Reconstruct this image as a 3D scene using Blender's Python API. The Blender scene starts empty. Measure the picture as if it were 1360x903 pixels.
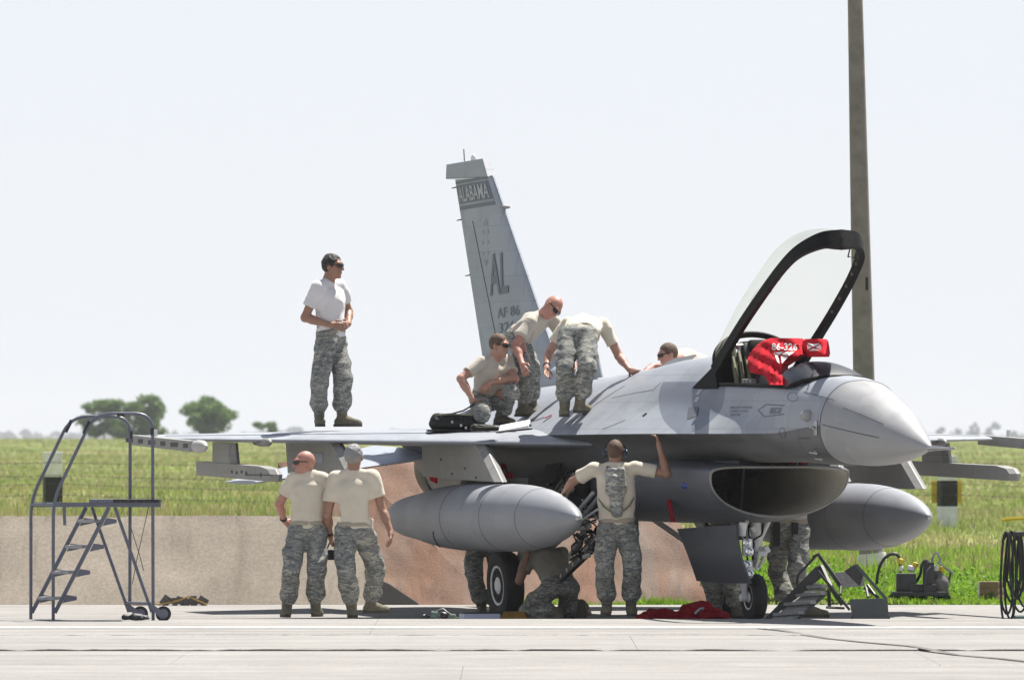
import bpy, bmesh, math, random
import numpy as np
from mathutils import Vector, Matrix, noise as mnoise

random.seed(7); RNG = np.random.default_rng(7)
R = math.radians
scene = bpy.context.scene
COL = scene.collection

# ------------------------------------------------------------------ camera
CAM_D, CAM_H, FPX, HORIZ = 100.0, 1.80, 13400.0, 582.0      # metres behind the nose wheel, eye height
cam_d = bpy.data.cameras.new('camera'); cam = bpy.data.objects.new('camera', cam_d)
COL.objects.link(cam); scene.camera = cam
cam_d.sensor_width = 36.0; cam_d.lens = FPX / 1360 * 36.0
cam_d.clip_start = 1.0; cam_d.clip_end = 12000
cam_d.dof.use_dof = True; cam_d.dof.focus_distance = 101.0; cam_d.dof.aperture_fstop = 8.5
cam.location = (0, -CAM_D, CAM_H)
cam.rotation_euler = (math.pi / 2 + math.atan((HORIZ - 451.5) / FPX), 0, 0)
scene.render.resolution_x = 1024; scene.render.resolution_y = 679

# ------------------------------------------------------------------ sky, sun, exposure
SUN_EL, SUN_AZ = 63.0, 38.0        # azimuth: degrees right of the viewing direction (sun stands behind the aircraft)
w = bpy.data.worlds.new('World'); scene.world = w; w.use_nodes = True
nt = w.node_tree; nt.nodes.clear()
sky = nt.nodes.new('ShaderNodeTexSky'); sky.sky_type = 'NISHITA'; sky.sun_disc = False
sky.sun_elevation = R(SUN_EL); sky.sun_rotation = R(SUN_AZ)
sky.air_density = .5; sky.dust_density = .35; sky.ozone_density = 1.0; sky.altitude = 0
bg = nt.nodes.new('ShaderNodeBackground'); bg.inputs['Strength'].default_value = 0.066
wo = nt.nodes.new('ShaderNodeOutputWorld')
hz = nt.nodes.new('ShaderNodeMix'); hz.data_type = 'RGBA'; tcw = nt.nodes.new('ShaderNodeTexCoord'); szw = nt.nodes.new('ShaderNodeSeparateXYZ'); nt.links.new(tcw.outputs['Generated'], szw.inputs[0])   # milky haze thickens smoothly towards the horizon
mrw = nt.nodes.new('ShaderNodeMapRange'); mrw.interpolation_type = 'SMOOTHERSTEP'
for i_, v_ in ((1, -.05), (2, .75), (3, .88), (4, .22)): mrw.inputs[i_].default_value = v_
nt.links.new(szw.outputs[2], mrw.inputs[0]); nt.links.new(mrw.outputs[0], hz.inputs[0])
hz.inputs[7].default_value = (6.75, 6.88, 7.2, 1)
nt.links.new(sky.outputs[0], hz.inputs[6]); nt.links.new(hz.outputs[2], bg.inputs[0]); nt.links.new(bg.outputs[0], wo.inputs[0])
sd = bpy.data.lights.new('sun', 'SUN'); sd.energy = 4.8; sd.angle = R(0.53); sd.color = (1.0, .955, .88)
sun = bpy.data.objects.new('sun', sd); COL.objects.link(sun)
ea, aa = R(SUN_EL), R(SUN_AZ)
sdir = Vector((math.cos(ea) * math.sin(aa), math.cos(ea) * math.cos(aa), math.sin(ea)))
sun.rotation_euler = sdir.to_track_quat('Z', 'Y').to_euler(); sun.location = (20, 40, 60)
scene.view_settings.view_transform = 'Standard'; scene.view_settings.look = 'None'
scene.view_settings.gamma = 1.0; scene.view_settings.use_curve_mapping = False
scene.view_settings.exposure = 1.0
scene.render.engine = 'CYCLES'
scene.cycles.max_bounces = 6; scene.cycles.diffuse_bounces = 3; scene.cycles.glossy_bounces = 3
scene.cycles.transparent_max_bounces = 12; scene.cycles.volume_bounces = 0

# ------------------------------------------------------------------ helpers
def at(px, py, Y):
    """photo position on the plane Y -> world point"""
    k = (CAM_D + Y) / FPX
    return Vector(((px - 680) * k, Y, CAM_H - (py - HORIZ) * k))

def tag(o, label=None, cat=None, group=None, kind=None):
    if label: o['label'] = label
    if cat: o['category'] = cat
    if group: o['group'] = group
    if kind: o['kind'] = kind
    return o

def empty(name, loc=(0, 0, 0), rz=0.0):
    o = bpy.data.objects.new(name, None); COL.objects.link(o)
    o.location = loc; o.rotation_euler = (0, 0, rz); o.empty_display_size = .2
    return o

def mesh_obj(name, verts, faces, mats, parent=None, smooth=True, sharp=40, mi=None, world=False):
    me = bpy.data.meshes.new(name)
    me.from_pydata([tuple(map(float, v)) for v in verts], [], [tuple(map(int, f)) for f in faces])
    if not isinstance(mats, (list, tuple)): mats = [mats]
    for m in mats: me.materials.append(m)
    if mi is not None: me.polygons.foreach_set('material_index', np.asarray(mi, dtype=np.int32))
    if smooth:
        me.polygons.foreach_set('use_smooth', np.ones(len(me.polygons), dtype=bool))
        if sharp: me.set_sharp_from_angle(angle=R(sharp))
    me.validate(); me.update()
    o = bpy.data.objects.new(name, me); COL.objects.link(o)
    if parent is not None:
        o.parent = parent
        if world: o.matrix_parent_inverse = mat_of(parent).inverted()
    return o

def mat_of(o):
    m = Matrix.LocRotScale(o.location, o.rotation_euler, o.scale)
    if o.parent is not None: m = mat_of(o.parent) @ o.matrix_parent_inverse @ m
    return m

class MB:
    """collects shapes into one mesh"""
    def __init__(s): s.v, s.f, s.m = [], [], []
    def add(s, vs, fs, m=0):
        b = len(s.v); s.v += [tuple(v) for v in vs]; s.f += [tuple(i + b for i in f) for f in fs]; s.m += [m] * len(fs); return s
    def box(s, c, size, rot=None, m=0, bev=0.0):
        x, y, z = [d / 2 for d in size]
        if bev <= 0:
            vs = [(-x, -y, -z), (x, -y, -z), (x, y, -z), (-x, y, -z), (-x, -y, z), (x, -y, z), (x, y, z), (-x, y, z)]
            fs = [(0, 3, 2, 1), (4, 5, 6, 7), (0, 1, 5, 4), (1, 2, 6, 5), (2, 3, 7, 6), (3, 0, 4, 7)]
        else:
            bm = bmesh.new(); bmesh.ops.create_cube(bm, size=1.0)
            for v in bm.verts: v.co = Vector((v.co.x * 2 * x, v.co.y * 2 * y, v.co.z * 2 * z))
            bmesh.ops.bevel(bm, geom=list(bm.edges), offset=bev, segments=2, affect='EDGES', profile=.6)
            bm.verts.index_update(); vs = [v.co.copy() for v in bm.verts]; fs = [[v.index for v in f.verts] for f in bm.faces]; bm.free()
        c = Vector(c)
        M = rot if rot is not None else Matrix.Identity(3)
        return s.add([M @ Vector(v) + c for v in vs], fs, m)
    def tube(s, pts, r, n=10, m=0, caps=True, closed=False):
        pts = [Vector(p) for p in pts]; k = len(pts)
        rr = r if isinstance(r, (list, tuple)) else [r] * k
        ring = []; prev = None; vs = []
        for i, p in enumerate(pts):
            if closed: t = pts[(i + 1) % k] - pts[i - 1]
            else: t = pts[min(i + 1, k - 1)] - pts[max(i - 1, 0)]
            if t.length < 1e-9: t = Vector((0, 0, 1))
            t.normalize()
            if prev is None:
                a = Vector((0, 0, 1)) if abs(t.z) < .9 else Vector((1, 0, 0))
                u = t.cross(a).normalized()
            else:
                u = (prev - t * prev.dot(t)).normalized()
            prev = u; q = t.cross(u)
            for j in range(n):
                an = 2 * math.pi * j / n
                vs.append(p + (u * math.cos(an) + q * math.sin(an)) * rr[i])
        fs = []
        for i in range(k if closed else k - 1):
            for j in range(n):
                a, b = i * n + j, i * n + (j + 1) % n
                i2 = (i + 1) % k
                fs.append((a, b, i2 * n + (j + 1) % n, i2 * n + j))
        if caps and not closed:
            fs.append(tuple(reversed(range(n)))); fs.append(tuple((k - 1) * n + j for j in range(n)))
        return s.add(vs, fs, m)
    def lathe(s, prof, axis_o, axis_d, n=32, m=0, up=None):
        """prof: (t along axis, radius)"""
        o = Vector(axis_o); d = Vector(axis_d).normalized()
        a = Vector((0, 0, 1)) if abs(d.z) < .9 else Vector((1, 0, 0))
        u = d.cross(a).normalized(); q = d.cross(u); vs = []; fs = []
        for t, r in prof:
            for j in range(n):
                an = 2 * math.pi * j / n
                vs.append(o + d * t + (u * math.cos(an) + q * math.sin(an)) * max(r, 1e-4))
        for i in range(len(prof) - 1):
            for j in range(n):
                fs.append((i * n + j, i * n + (j + 1) % n, (i + 1) * n + (j + 1) % n, (i + 1) * n + j))
        fs.append(tuple(reversed(range(n)))); fs.append(tuple((len(prof) - 1) * n + j for j in range(n)))
        return s.add(vs, fs, m)
    def prism(s, poly, ext, m=0):
        """poly: list of 3D points (planar); ext: extrusion vector"""
        n = len(poly); e = Vector(ext); P = [Vector(p) for p in poly]
        fs = [tuple(range(n)), tuple(reversed(range(n, 2 * n)))]
        fs += [(i, n + i, n + (i + 1) % n, (i + 1) % n) for i in range(n)]
        return s.add(P + [p + e for p in P], fs, m)
    def build(s, name, mats, parent=None, smooth=True, sharp=35, world=False):
        return mesh_obj(name, s.v, s.f, mats, parent, smooth, sharp, s.m if any(s.m) else None, world)

# ------------------------------------------------------------------ materials
def new_mat(name):
    m = bpy.data.materials.new(name); m.use_nodes = True
    nt = m.node_tree; b = nt.nodes['Principled BSDF']
    return m, nt, b

def N(nt, typ, **kw):
    n = nt.nodes.new(typ)
    for k, v in kw.items():
        if k in n.inputs: n.inputs[k].default_value = v
        else: setattr(n, k, v)
    return n

def coords(nt, scale=(1, 1, 1), kind='Object', rot=(0, 0, 0)):
    tc = nt.nodes.new('ShaderNodeTexCoord'); mp = nt.nodes.new('ShaderNodeMapping')
    mp.inputs['Scale'].default_value = scale; mp.inputs['Rotation'].default_value = rot
    nt.links.new(tc.outputs[kind], mp.inputs['Vector']); return mp.outputs[0]

def ramp(nt, fac, stops, interp='LINEAR'):
    r = nt.nodes.new('ShaderNodeValToRGB'); r.color_ramp.interpolation = interp
    el = r.color_ramp.elements
    while len(el) < len(stops): el.new(.5)
    for e, (p, c) in zip(el, stops):
        e.position = p; e.color = (*c, 1) if len(c) == 3 else c
    nt.links.new(fac, r.inputs[0]); return r.outputs[0]

def mixc(nt, fac, a, b, mode='MIX'):
    n = nt.nodes.new('ShaderNodeMix'); n.data_type = 'RGBA'; n.blend_type = mode
    for sock, val in ((n.inputs[0], fac), (n.inputs[6], a), (n.inputs[7], b)):
        if hasattr(val, 'links'): nt.links.new(val, sock)
        elif isinstance(val, (int, float)): sock.default_value = val
        else: sock.default_value = (*val, 1)
    return n.outputs[2]

def bump(nt, b, height, strength=.3, dist=.02):
    n = nt.nodes.new('ShaderNodeBump'); n.inputs['Strength'].default_value = strength; n.inputs['Distance'].default_value = dist
    nt.links.new(height, n.inputs['Height']); nt.links.new(n.outputs[0], b.inputs['Normal'])

def simple(name, col, rough=.6, metal=0.0, var=.12, scale=6.0, bmp=0.0, spec=.5, coat=0.0):
    """a base colour with a little natural unevenness"""
    m, nt, b = new_mat(name)
    v = coords(nt)
    nz = N(nt, 'ShaderNodeTexNoise', Scale=scale, Detail=5.0, Roughness=.6)
    nt.links.new(v, nz.inputs['Vector'])
    lo = tuple(c * (1 - var) for c in col); hi = tuple(min(1, c * (1 + var)) for c in col)
    nt.links.new(ramp(nt, nz.outputs[0], [(.3, lo), (.7, hi)]), b.inputs['Base Color'])
    b.inputs['Roughness'].default_value = rough; b.inputs['Metallic'].default_value = metal
    b.inputs['Specular IOR Level'].default_value = spec; b.inputs['Coat Weight'].default_value = coat
    if bmp: bump(nt, b, nz.outputs[0], bmp, .01)
    return m

def mat_concrete(name, c_lo, c_hi, stain, sc=1.0, streak=(1, 1, 1), bmp=.4, pink=None):
    m, nt, b = new_mat(name)
    v = coords(nt)
    n1 = N(nt, 'ShaderNodeTexNoise', Scale=1.1 * sc, Detail=8.0, Roughness=.65); nt.links.new(v, n1.inputs['Vector'])
    vs = coords(nt, streak)
    n2 = N(nt, 'ShaderNodeTexNoise', Scale=2.3 * sc, Detail=7.0, Roughness=.7, Distortion=.6); nt.links.new(vs, n2.inputs['Vector'])
    n3 = N(nt, 'ShaderNodeTexNoise', Scale=38 * sc, Detail=4.0, Roughness=.7); nt.links.new(v, n3.inputs['Vector'])
    c = ramp(nt, n1.outputs[0], [(.28, c_lo), (.72, c_hi)])
    if pink is not None:
        n4 = N(nt, 'ShaderNodeTexNoise', Scale=.55 * sc, Detail=5.0, Roughness=.6); nt.links.new(vs, n4.inputs['Vector'])
        f4 = ramp(nt, n4.outputs[0], [(.36, (0, 0, 0)), (.6, (1, 1, 1))])
        c = mixc(nt, f4, c, pink)
    f2 = ramp(nt, n2.outputs[0], [(.52, (0, 0, 0)), (.78, (.65, .65, .65))])
    c = mixc(nt, f2, c, stain)
    n5 = N(nt, 'ShaderNodeTexNoise', Scale=1.6, Detail=6.0, Roughness=.75); nt.links.new(coords(nt, (.06, 1.3, 1.0)), n5.inputs['Vector'])
    if name == 'apron_concrete': c = mixc(nt, 1.0, c, ramp(nt, n5.outputs[0], [(.34, (.80, .79, .78)), (.52, (1.02, 1.02, 1.02))]), 'MULTIPLY')
    f3 = ramp(nt, n3.outputs[0], [(.35, (.80, .80, .80)), (.65, (1.08, 1.08, 1.08))])
    c = mixc(nt, 1.0, c, f3, 'MULTIPLY')
    nt.links.new(c, b.inputs['Base Color']); b.inputs['Roughness'].default_value = .9
    b.inputs['Specular IOR Level'].default_value = .2
    bump(nt, b, n3.outputs[0], bmp, .012)
    return m

M = {}
M['apron'] = mat_concrete('apron_concrete', (.25, .241, .23), (.325, .315, .303), (.175, .165, .155), .9, (.18, 1, 1), .5)
M['wall'] = mat_concrete('revetment_concrete', (.30, .258, .208), (.39, .338, .275), (.185, .155, .122), .8, (1.6, .3, .35), .22)
M['ramp'] = mat_concrete('rusty_concrete', (.18, .14, .115), (.26, .205, .17), (.075, .06, .052), 1.3, (2.4, .5, .4), .6, pink=(.25, .145, .10))
M['tar_and_shade'] = simple('joint_tar_and_shade', (.12, .112, .105), .9, var=.3, scale=20, bmp=.4)
M['joint'] = simple('joint_dirt', (.10, .09, .075), .95, var=.4, scale=12)
m_, nt_, b_ = new_mat('painted_line')
v_ = coords(nt_); n_ = N(nt_, 'ShaderNodeTexNoise', Scale=9.0, Detail=8.0, Roughness=.75); nt_.links.new(v_, n_.inputs['Vector'])
nt_.links.new(ramp(nt_, n_.outputs[0], [(.38, (.27, .255, .24)), (.56, (.43, .42, .41))]), b_.inputs['Base Color']); b_.inputs['Roughness'].default_value = .8
M['line'] = m_

def mat_field():
    m, nt, b = new_mat('meadow_ground')
    v = coords(nt)
    n1 = N(nt, 'ShaderNodeTexNoise', Scale=.05, Detail=7.0, Roughness=.65); nt.links.new(v, n1.inputs['Vector'])
    v2 = coords(nt, (1, .16, 1))
    n2 = N(nt, 'ShaderNodeTexNoise', Scale=.55, Detail=9.0, Roughness=.72); nt.links.new(v2, n2.inputs['Vector'])
    c = ramp(nt, n1.outputs[0], [(.34, (.10, .155, .03)), (.50, (.17, .205, .06)), (.64, (.27, .255, .12))])
    f = ramp(nt, n2.outputs[0], [(.42, (.65, .65, .65)), (.62, (1.3, 1.3, 1.25))])
    c = mixc(nt, 1.0, c, f, 'MULTIPLY')
    nt.links.new(c, b.inputs['Base Color']); b.inputs['Roughness'].default_value = .95; b.inputs['Specular IOR Level'].default_value = .1
    bump(nt, b, n2.outputs[0], .8, .15)
    return m
M['field'] = mat_field()

def mat_leaf(name, stops, rough=.55, trans=.35, sc=.9):
    """leaf colour by place, with some light coming through"""
    m, nt, b = new_mat(name)
    v = coords(nt)
    n1 = N(nt, 'ShaderNodeTexNoise', Scale=sc, Detail=6.0, Roughness=.7); nt.links.new(v, n1.inputs['Vector'])
    c = ramp(nt, n1.outputs[0], stops)
    nt.links.new(c, b.inputs['Base Color']); b.inputs['Roughness'].default_value = rough; b.inputs['Specular IOR Level'].default_value = .25
    tr = nt.nodes.new('ShaderNodeBsdfTranslucent'); nt.links.new(c, tr.inputs['Color'])
    mx = nt.nodes.new('ShaderNodeMixShader'); mx.inputs[0].default_value = trans
    nt.links.new(b.outputs[0], mx.inputs[1]); nt.links.new(tr.outputs[0], mx.inputs[2])
    nt.links.new(mx.outputs[0], nt.nodes['Material Output'].inputs['Surface'])
    return m
M['blade'] = mat_leaf('grass_blade', [(.28, (.13, .24, .02)), (.46, (.20, .34, .03)), (.60, (.27, .40, .05)), (.74, (.38, .37, .14))], .5, .55, .9)
M['dry'] = mat_leaf('dry_grass', [(.3, (.26, .22, .11)), (.7, (.42, .36, .20))], .6, .4, .8)
M['meadow'] = mat_leaf('meadow_grass', [(.34, (.14, .215, .035)), (.48, (.24, .29, .08)), (.62, (.40, .38, .19))], .6, .5, .11)
M['leaf'] = mat_leaf('tree_leaf', [(.3, (.075, .14, .03)), (.7, (.16, .26, .06))], .5, .5, .25)
M['leaf_far'] = mat_leaf('far_tree_leaf', [(.3, (.03, .055, .02)), (.7, (.055, .085, .03))], .6, .25, .3)
M['bark'] = simple('bark', (.10, .075, .055), .9, var=.3, scale=9, bmp=.6)

# ------------------------------------------------------------------ ground
def gh(x, y):
    """height of the meadow: a low bank behind the revetment on the left, level on the right"""
    s = 1 / (1 + np.exp((x - 1.2) / 1.0))
    near = np.clip((60 - y) / 46, 0, 1); near = near * near * (3 - 2 * near)
    und = .05 * np.sin(x * .21 + 1.0) * np.sin(y * .07 + .4) + .06 * np.sin(x * .013 + y * .021)
    bank = s * (.42 + .40 * near)
    right = (1 - s) * np.clip((y - 11) / 60, 0, 1) * .20
    far = np.clip((y - 400) / 700, 0, 1)
    crest = 1.55 * np.exp(-((y - 950) / 420) ** 2)                 # the field swells to a low rise that makes the skyline
    return (bank + right) * (1 - far * .7) + crest + und * np.clip((y - 9.6) / 10, 0, 1) - .012

xs = np.concatenate([-np.geomspace(5500, 22, 26), np.linspace(-20, 20, 81), np.geomspace(22, 5500, 26)])
ys = np.concatenate([[-600, -160, 4.0, 9.3], np.linspace(9.8, 60, 100), np.geomspace(63, 9200, 64)])
gx, gy = np.meshgrid(xs, ys); gz = np.where((gy < 9.5) | ((gy < 10.75) & (gx < 2.0)), -.30, gh(gx, gy))
nx, ny = len(xs), len(ys)
gv = np.stack([gx.ravel(), gy.ravel(), gz.ravel()], 1)
gf = [(j * nx + i, j * nx + i + 1, (j + 1) * nx + i + 1, (j + 1) * nx + i) for j in range(ny - 1) for i in range(nx - 1)]
tag(mesh_obj('meadow', gv, gf, M['field'], sharp=None), kind='structure')

apron = MB().box((0, -56, -.19), (90, 130.6, .14)).build('apron', M['joint'], smooth=False)
tag(apron, kind='structure')
rows = [(-62, -56, -.03), (-56, -50.2, -.035), (-50.2, -44.6, -.03), (-44.6, -39, -.035), (-39, -33.5, -.03), (-33.5, -29.2, -.046), (-29.2, -24.2, -.044), (-24.2, -19.0, -.022), (-19.0, -13.6, -.018), (-13.6, -8.1, .004, .008), (-8.1, -1.7, .018, .044),
        (-1.7, 3.9, 0.0), (3.9, 9.15, 0.0)]
def zg(y):
    """apron level: a shallow drainage dip runs under the main wheels"""
    return float(np.interp(y, [-1.7, .0, 3.4, 3.9, 9.15], [.004, 0, -.055, -.058, .002]))
def slab(x0, x1, y0, y1, z, seed, zf=None):
    r = random.Random(seed); n = 48; th = .10
    bx = [x0 + (x1 - x0) * i / n for i in range(n + 1)]
    chip = [abs(r.gauss(0, .010)) + (.05 * r.random() if r.random() < .12 else 0) for _ in bx]
    drop = [min(.012, c * .35) + .009 * max(0, mnoise.fractal(Vector((x * 1.1, y0 * 3.3, 0)), 1.0, 2.0, 4) + .15) for c, x in zip(chip, bx)]
    vs = []
    tilt = 0.0
    for i, x in enumerate(bx):
        f = i / n - .5; zz = z + tilt * f + (zg(y0) if y0 > -2 else 0); z2 = (z if zf is None else zf) + tilt * f + (zg(y1) if y0 > -2 else 0)
        vs += [(x, y0 + .004 + chip[i], zz - th), (x, y0 + .004 + chip[i] * .4, zz - .006 - drop[i]), (x, y0 + .03 + chip[i] * 1.5, zz), (x, y1 - .012, z2), (x, y1 - .004, z2 - .008), (x, y1 - .004, z2 - th)]
    fs = []
    for i in range(n):
        for k in range(5):
            a, b = i * 6 + k, (i + 1) * 6 + k
            fs.append((a, b, b + 1, a + 1))
    fs.append(tuple(range(5, -1, -1))); fs.append(tuple(n * 6 + k for k in range(6)))
    o = mesh_obj('slab', vs, fs, [M['apron'], M['tar_and_shade']], apron, smooth=True, sharp=30, mi=[1 if (q % 5 == 0 and q < 5 * n) else 0 for q in range(len(fs))])  # near step faces take the dark tar colour to paint in their shade
    return o
for ri, (y0, y1, z, *zf_) in enumerate(rows):
    off = (ri * 2.37) % 6.2
    x = -21.0 - off
    ci = 0
    while x < 20:
        slab(x + .0015, x + 6.2 - .0015, y0, y1, z, ri * 100 + ci, zf_[0] if zf_ else None); x += 6.2; ci += 1
# painted line and tar seam
MB().box((0, -5.5, .0318), (40, .85, .003), Matrix.Rotation(math.atan(.026 / 6.4), 3, 'X')).build('painted_line', M['line'], apron, smooth=False)
pts = [(1010, 838.5), (1040, 841), (1075, 845), (1100, 849), (1150, 854), (1210, 859), (1270, 867), (1330, 872), (1400, 880)]
tv, tf = [], []
for i, (px, py) in enumerate(pts):
    d = CAM_H * FPX / (py - HORIZ); X = (px - 680) * d / FPX; Yc = d - CAM_D
    zz = .018 + .026 * (Yc + 8.1) / 6.4 + .008 if Yc > -8.1 else (.0125 if Yc > -13.6 else -.010)
    wd = .035 + .02 * random.random()
    tv += [(X - wd, Yc, zz), (X + wd, Yc, zz)]
tf = [(2 * i, 2 * i + 1, 2 * i + 3, 2 * i + 2) for i in range(len(pts) - 1)]
mesh_obj('tar_seam', tv, tf, M['tar_and_shade'], apron, smooth=False)

# ------------------------------------------------------------------ revetment wall and blast ramp
def rough_face(name, P, nu, nv, mat, parent=None, amp=.02, thick=(0, .5, -.1), label=None, cat=None):
    """bilinear patch P=[bl,br,tr,tl] with chipped relief, closed behind"""
    bl, br, tr, tl = [np.array(p, float) for p in P]
    vs = []
    nrm = np.cross(br - bl, tl - bl); nrm /= np.linalg.norm(nrm)
    for j in range(nv + 1):
        for i in range(nu + 1):
            a, b = i / nu, j / nv
            p = (bl * (1 - a) + br * a) * (1 - b) + (tl * (1 - a) + tr * a) * b
            q = mnoise.fractal(Vector(p) * 1.7, 1.0, 2.0, 5)
            e = mnoise.noise(Vector((p[0] * 3.1, 2.2, 5.0)))
            p = p + nrm * amp * q
            if j == nv: p = p + np.array([0, 0, .03 * e + .015 * mnoise.noise(Vector((p[0] * 11, 0, 0)))])
            vs.append(p)
    fs = [(j * (nu + 1) + i, j * (nu + 1) + i + 1, (j + 1) * (nu + 1) + i + 1, (j + 1) * (nu + 1) + i) for j in range(nv) for i in range(nu)]
    b0 = len(vs); top = [nv * (nu + 1) + i for i in range(nu + 1)]
    for i in top: vs.append(vs[i] + np.array(thick))
    fs += [(top[i], top[i + 1], b0 + i + 1, b0 + i) for i in range(nu)]
    b1 = len(vs); bot = list(range(nu + 1))
    for i in bot: vs.append(vs[i] + np.array((thick[0], thick[1] + 1.2, 0)))
    fs += [(b0 + i, b0 + i + 1, b1 + i + 1, b1 + i) for i in range(nu)]
    for i, (lo, hi) in enumerate(((0, nv * (nu + 1)), (nu, nv * (nu + 1) + nu))):
        col = [j * (nu + 1) + (0 if i == 0 else nu) for j in range(nv + 1)]
        fs.append(tuple(col + [b0 + (0 if i == 0 else nu), b1 + (0 if i == 0 else nu)]))
    return mesh_obj(name, vs, fs, mat, parent, sharp=50)
wl = rough_face('revetment_wall', [(-16, 9.22, -.06), (-1.50, 9.22, -.06), (-1.66, 10.15, .95), (-16, 10.15, .95)], 150, 14, M['wall'], amp=.015)
tag(wl, 'low sloping brown concrete revetment wall behind the two standing men and the ladder stand', 'wall')

br_ = empty('blast_ramp', (0, 10, 0)); tag(br_, 'rust stained concrete blast ramp rising behind the fuel tank and main wheel', 'ramp')
pts_b = [at(659, 802, 9.3), at(946, 801, 9.3), at(905, 640, 11.2), at(880, 611, 11.2), at(463, 611, 11.4)]
rough_face('front_slope', [(-.17, 9.3, -.06), (2.17, 9.3, -.06), (1.62, 11.2, 1.50), (-1.80, 11.5, 1.56)], 60, 26, M['ramp'], br_, amp=.04).matrix_parent_inverse = mat_of(br_).inverted()
rough_face('side_slope', [(-1.56, 9.50, -.06), (-.172, 9.302, -.06), (-1.803, 11.503, 1.56), (-2.6, 11.9, 1.54)], 26, 26, M['ramp'], br_, amp=.03).matrix_parent_inverse = mat_of(br_).inverted()
# dark drain mouth cut at the foot of the side slope
dm = MB(); dm.add([at(500, 801.5, 9.28), at(556, 801.5, 9.28), at(516, 775, 9.5), at(498, 768, 9.6)], [(0, 1, 2, 3)])
dm.prism([at(500, 801.5, 9.285), at(556, 801.5, 9.285), at(516, 775, 9.48), at(498, 768, 9.55)], (0, .5, 0)); dm.v = dm.v[4:]; dm.f = [tuple(i - 4 for i in f) for f in dm.f[1:]]; dm.m = dm.m[1:]
M['hole'] = simple('drain_dark', (.012, .011, .010), .95, var=.2)
dm.build('drain_mouth', M['hole'], br_, smooth=False, world=True)
# ------------------------------------------------------------------ vegetation
def blades(name, x, y, z, h, wd, mats, mi=None, lean=.35, seed=1, kind='stuff', label=None, cat=None):
    r = np.random.default_rng(seed); n = len(x)
    a = r.uniform(0, 2 * np.pi, n); dx, dy = np.cos(a) * wd / 2, np.sin(a) * wd / 2 * .4
    b = r.uniform(0, 2 * np.pi, n); ln = np.abs(r.normal(0, lean, n)) * h
    tx, ty = x + np.cos(b) * ln, y + np.sin(b) * ln
    V = np.empty((n, 3, 3))
    V[:, 0] = np.stack([x - dx, y - dy, z - .03], 1); V[:, 1] = np.stack([x + dx, y + dy, z - .03], 1)
    V[:, 2] = np.stack([tx, ty, z + h * np.clip(1 - (ln / h) ** 2 * .4, .4, 1)], 1)
    me = bpy.data.meshes.new(name)
    me.vertices.add(3 * n); me.vertices.foreach_set('co', V.ravel())
    me.loops.add(3 * n); me.loops.foreach_set('vertex_index', np.arange(3 * n))
    me.polygons.add(n); me.polygons.foreach_set('loop_start', np.arange(0, 3 * n, 3))
    for m in mats: me.materials.append(m)
    if mi is not None: me.polygons.foreach_set('material_index', mi.astype(np.int32))
    me.update(calc_edges=True); me.validate()
    o = bpy.data.objects.new(name, me); COL.objects.link(o)
    return tag(o, label, cat, kind=kind)

def clump(n, r, fx, fy, sig):
    """points gathered round random tufts so that the stand is uneven"""
    c = r.integers(0, len(fx), n)
    return fx[c] + r.normal(0, sig, n), fy[c] + r.normal(0, sig, n)

r = np.random.default_rng(3)
# lush bank of grass on the right, from the apron edge backwards
fy = 9.35 + (r.random(3600) ** 1.7) * 34; fx = r.uniform(2.45, 12.5, 3600)
x, y = clump(125000, r, fx, fy, .16); y = np.maximum(y, 9.2 + .12 * r.random(len(y)))
k = np.clip((y - 9.2) / 3.0, .22, 1)
tuft = .55 + .75 * (.5 + .5 * np.sin(x * 2.1 + np.sin(y * 1.3) * 1.7)) * (.5 + .5 * np.sin(x * .8 + y * .9))
h = (r.gamma(5, .024, len(x)) * k * tuft + .03)
mi = (r.random(len(x)) < .05 + .42 * np.exp(-((y - 27) / 9) ** 2)).astype(int)
blades('grass_bank', x, y, gh(x, y), h, .022 + .03 * r.random(len(x)), [M['blade'], M['dry']], mi, .95, 4, label='lush green grass bank behind the apron on the right', cat='grass')
# grass at the foot of the ramp
x = r.uniform(-.3, 2.6, 9000); y = 9.16 + np.abs(r.normal(0, .10, 9000)) * np.clip((x + .4), .2, 1)
h = r.gamma(4, .013, 9000) * (.4 + .8 * (.5 + .5 * np.sin(x * 5.0)))
blades('grass_fringe', x, y, np.full(9000, -.03), h + .02, .016 + .012 * r.random(9000), [M['blade']], None, .5, 5, label='fringe of green grass along the foot of the concrete ramp', cat='grass')
# meadow over the bank, thinning with distance
n = 330000
d = 112.6 * (9.0 ** (r.random(n) ** 1.25)); y = d - 100 ; x = r.uniform(-.105, .105, n) * d
ok = ~((x > 2.3) & (y < 30)) & (y > 12.3) ; x, y, d = x[ok], y[ok], d[ok]
patch = .5 + .5 * np.sin(x * .9 + np.sin(y * .21) * 2) * np.sin(y * .33 + x * .4)
h = r.gamma(5, .017, len(x)) * (.6 + .9 * patch) + .03
mi = (r.random(len(x)) < .10 + .40 * (np.sin(x * .3 + y * .11 + np.sin(x * .9)) > .3)).astype(int)
blades('meadow_grass', x, y, gh(x, y), h, (.02 + .03 * r.random(len(x))) * np.clip(d / 130, 1, 5), [M['meadow'], M['dry']], mi, .95, 6, label='rough meadow grass stretching away to the horizon', cat='grass')
# ragged grass hanging over the top of the revetment wall
x = r.uniform(-11, -1.7, 9000); y = 10.2 + r.random(9000) * .8
h = r.gamma(3, .03, 9000) * (.3 + 1.1 * (.5 + .5 * np.sin(x * 3.1 + np.sin(x * 7.7))) ** 2) + .02
blades('wall_top_grass', x, y, np.full(9000, .86), np.minimum(h, .16) + .05, .014 + .014 * r.random(9000), [M['meadow'], M['dry']], (r.random(9000) < .35).astype(int), .5, 8, label='ragged grass along the top of the revetment wall', cat='grass')

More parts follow.
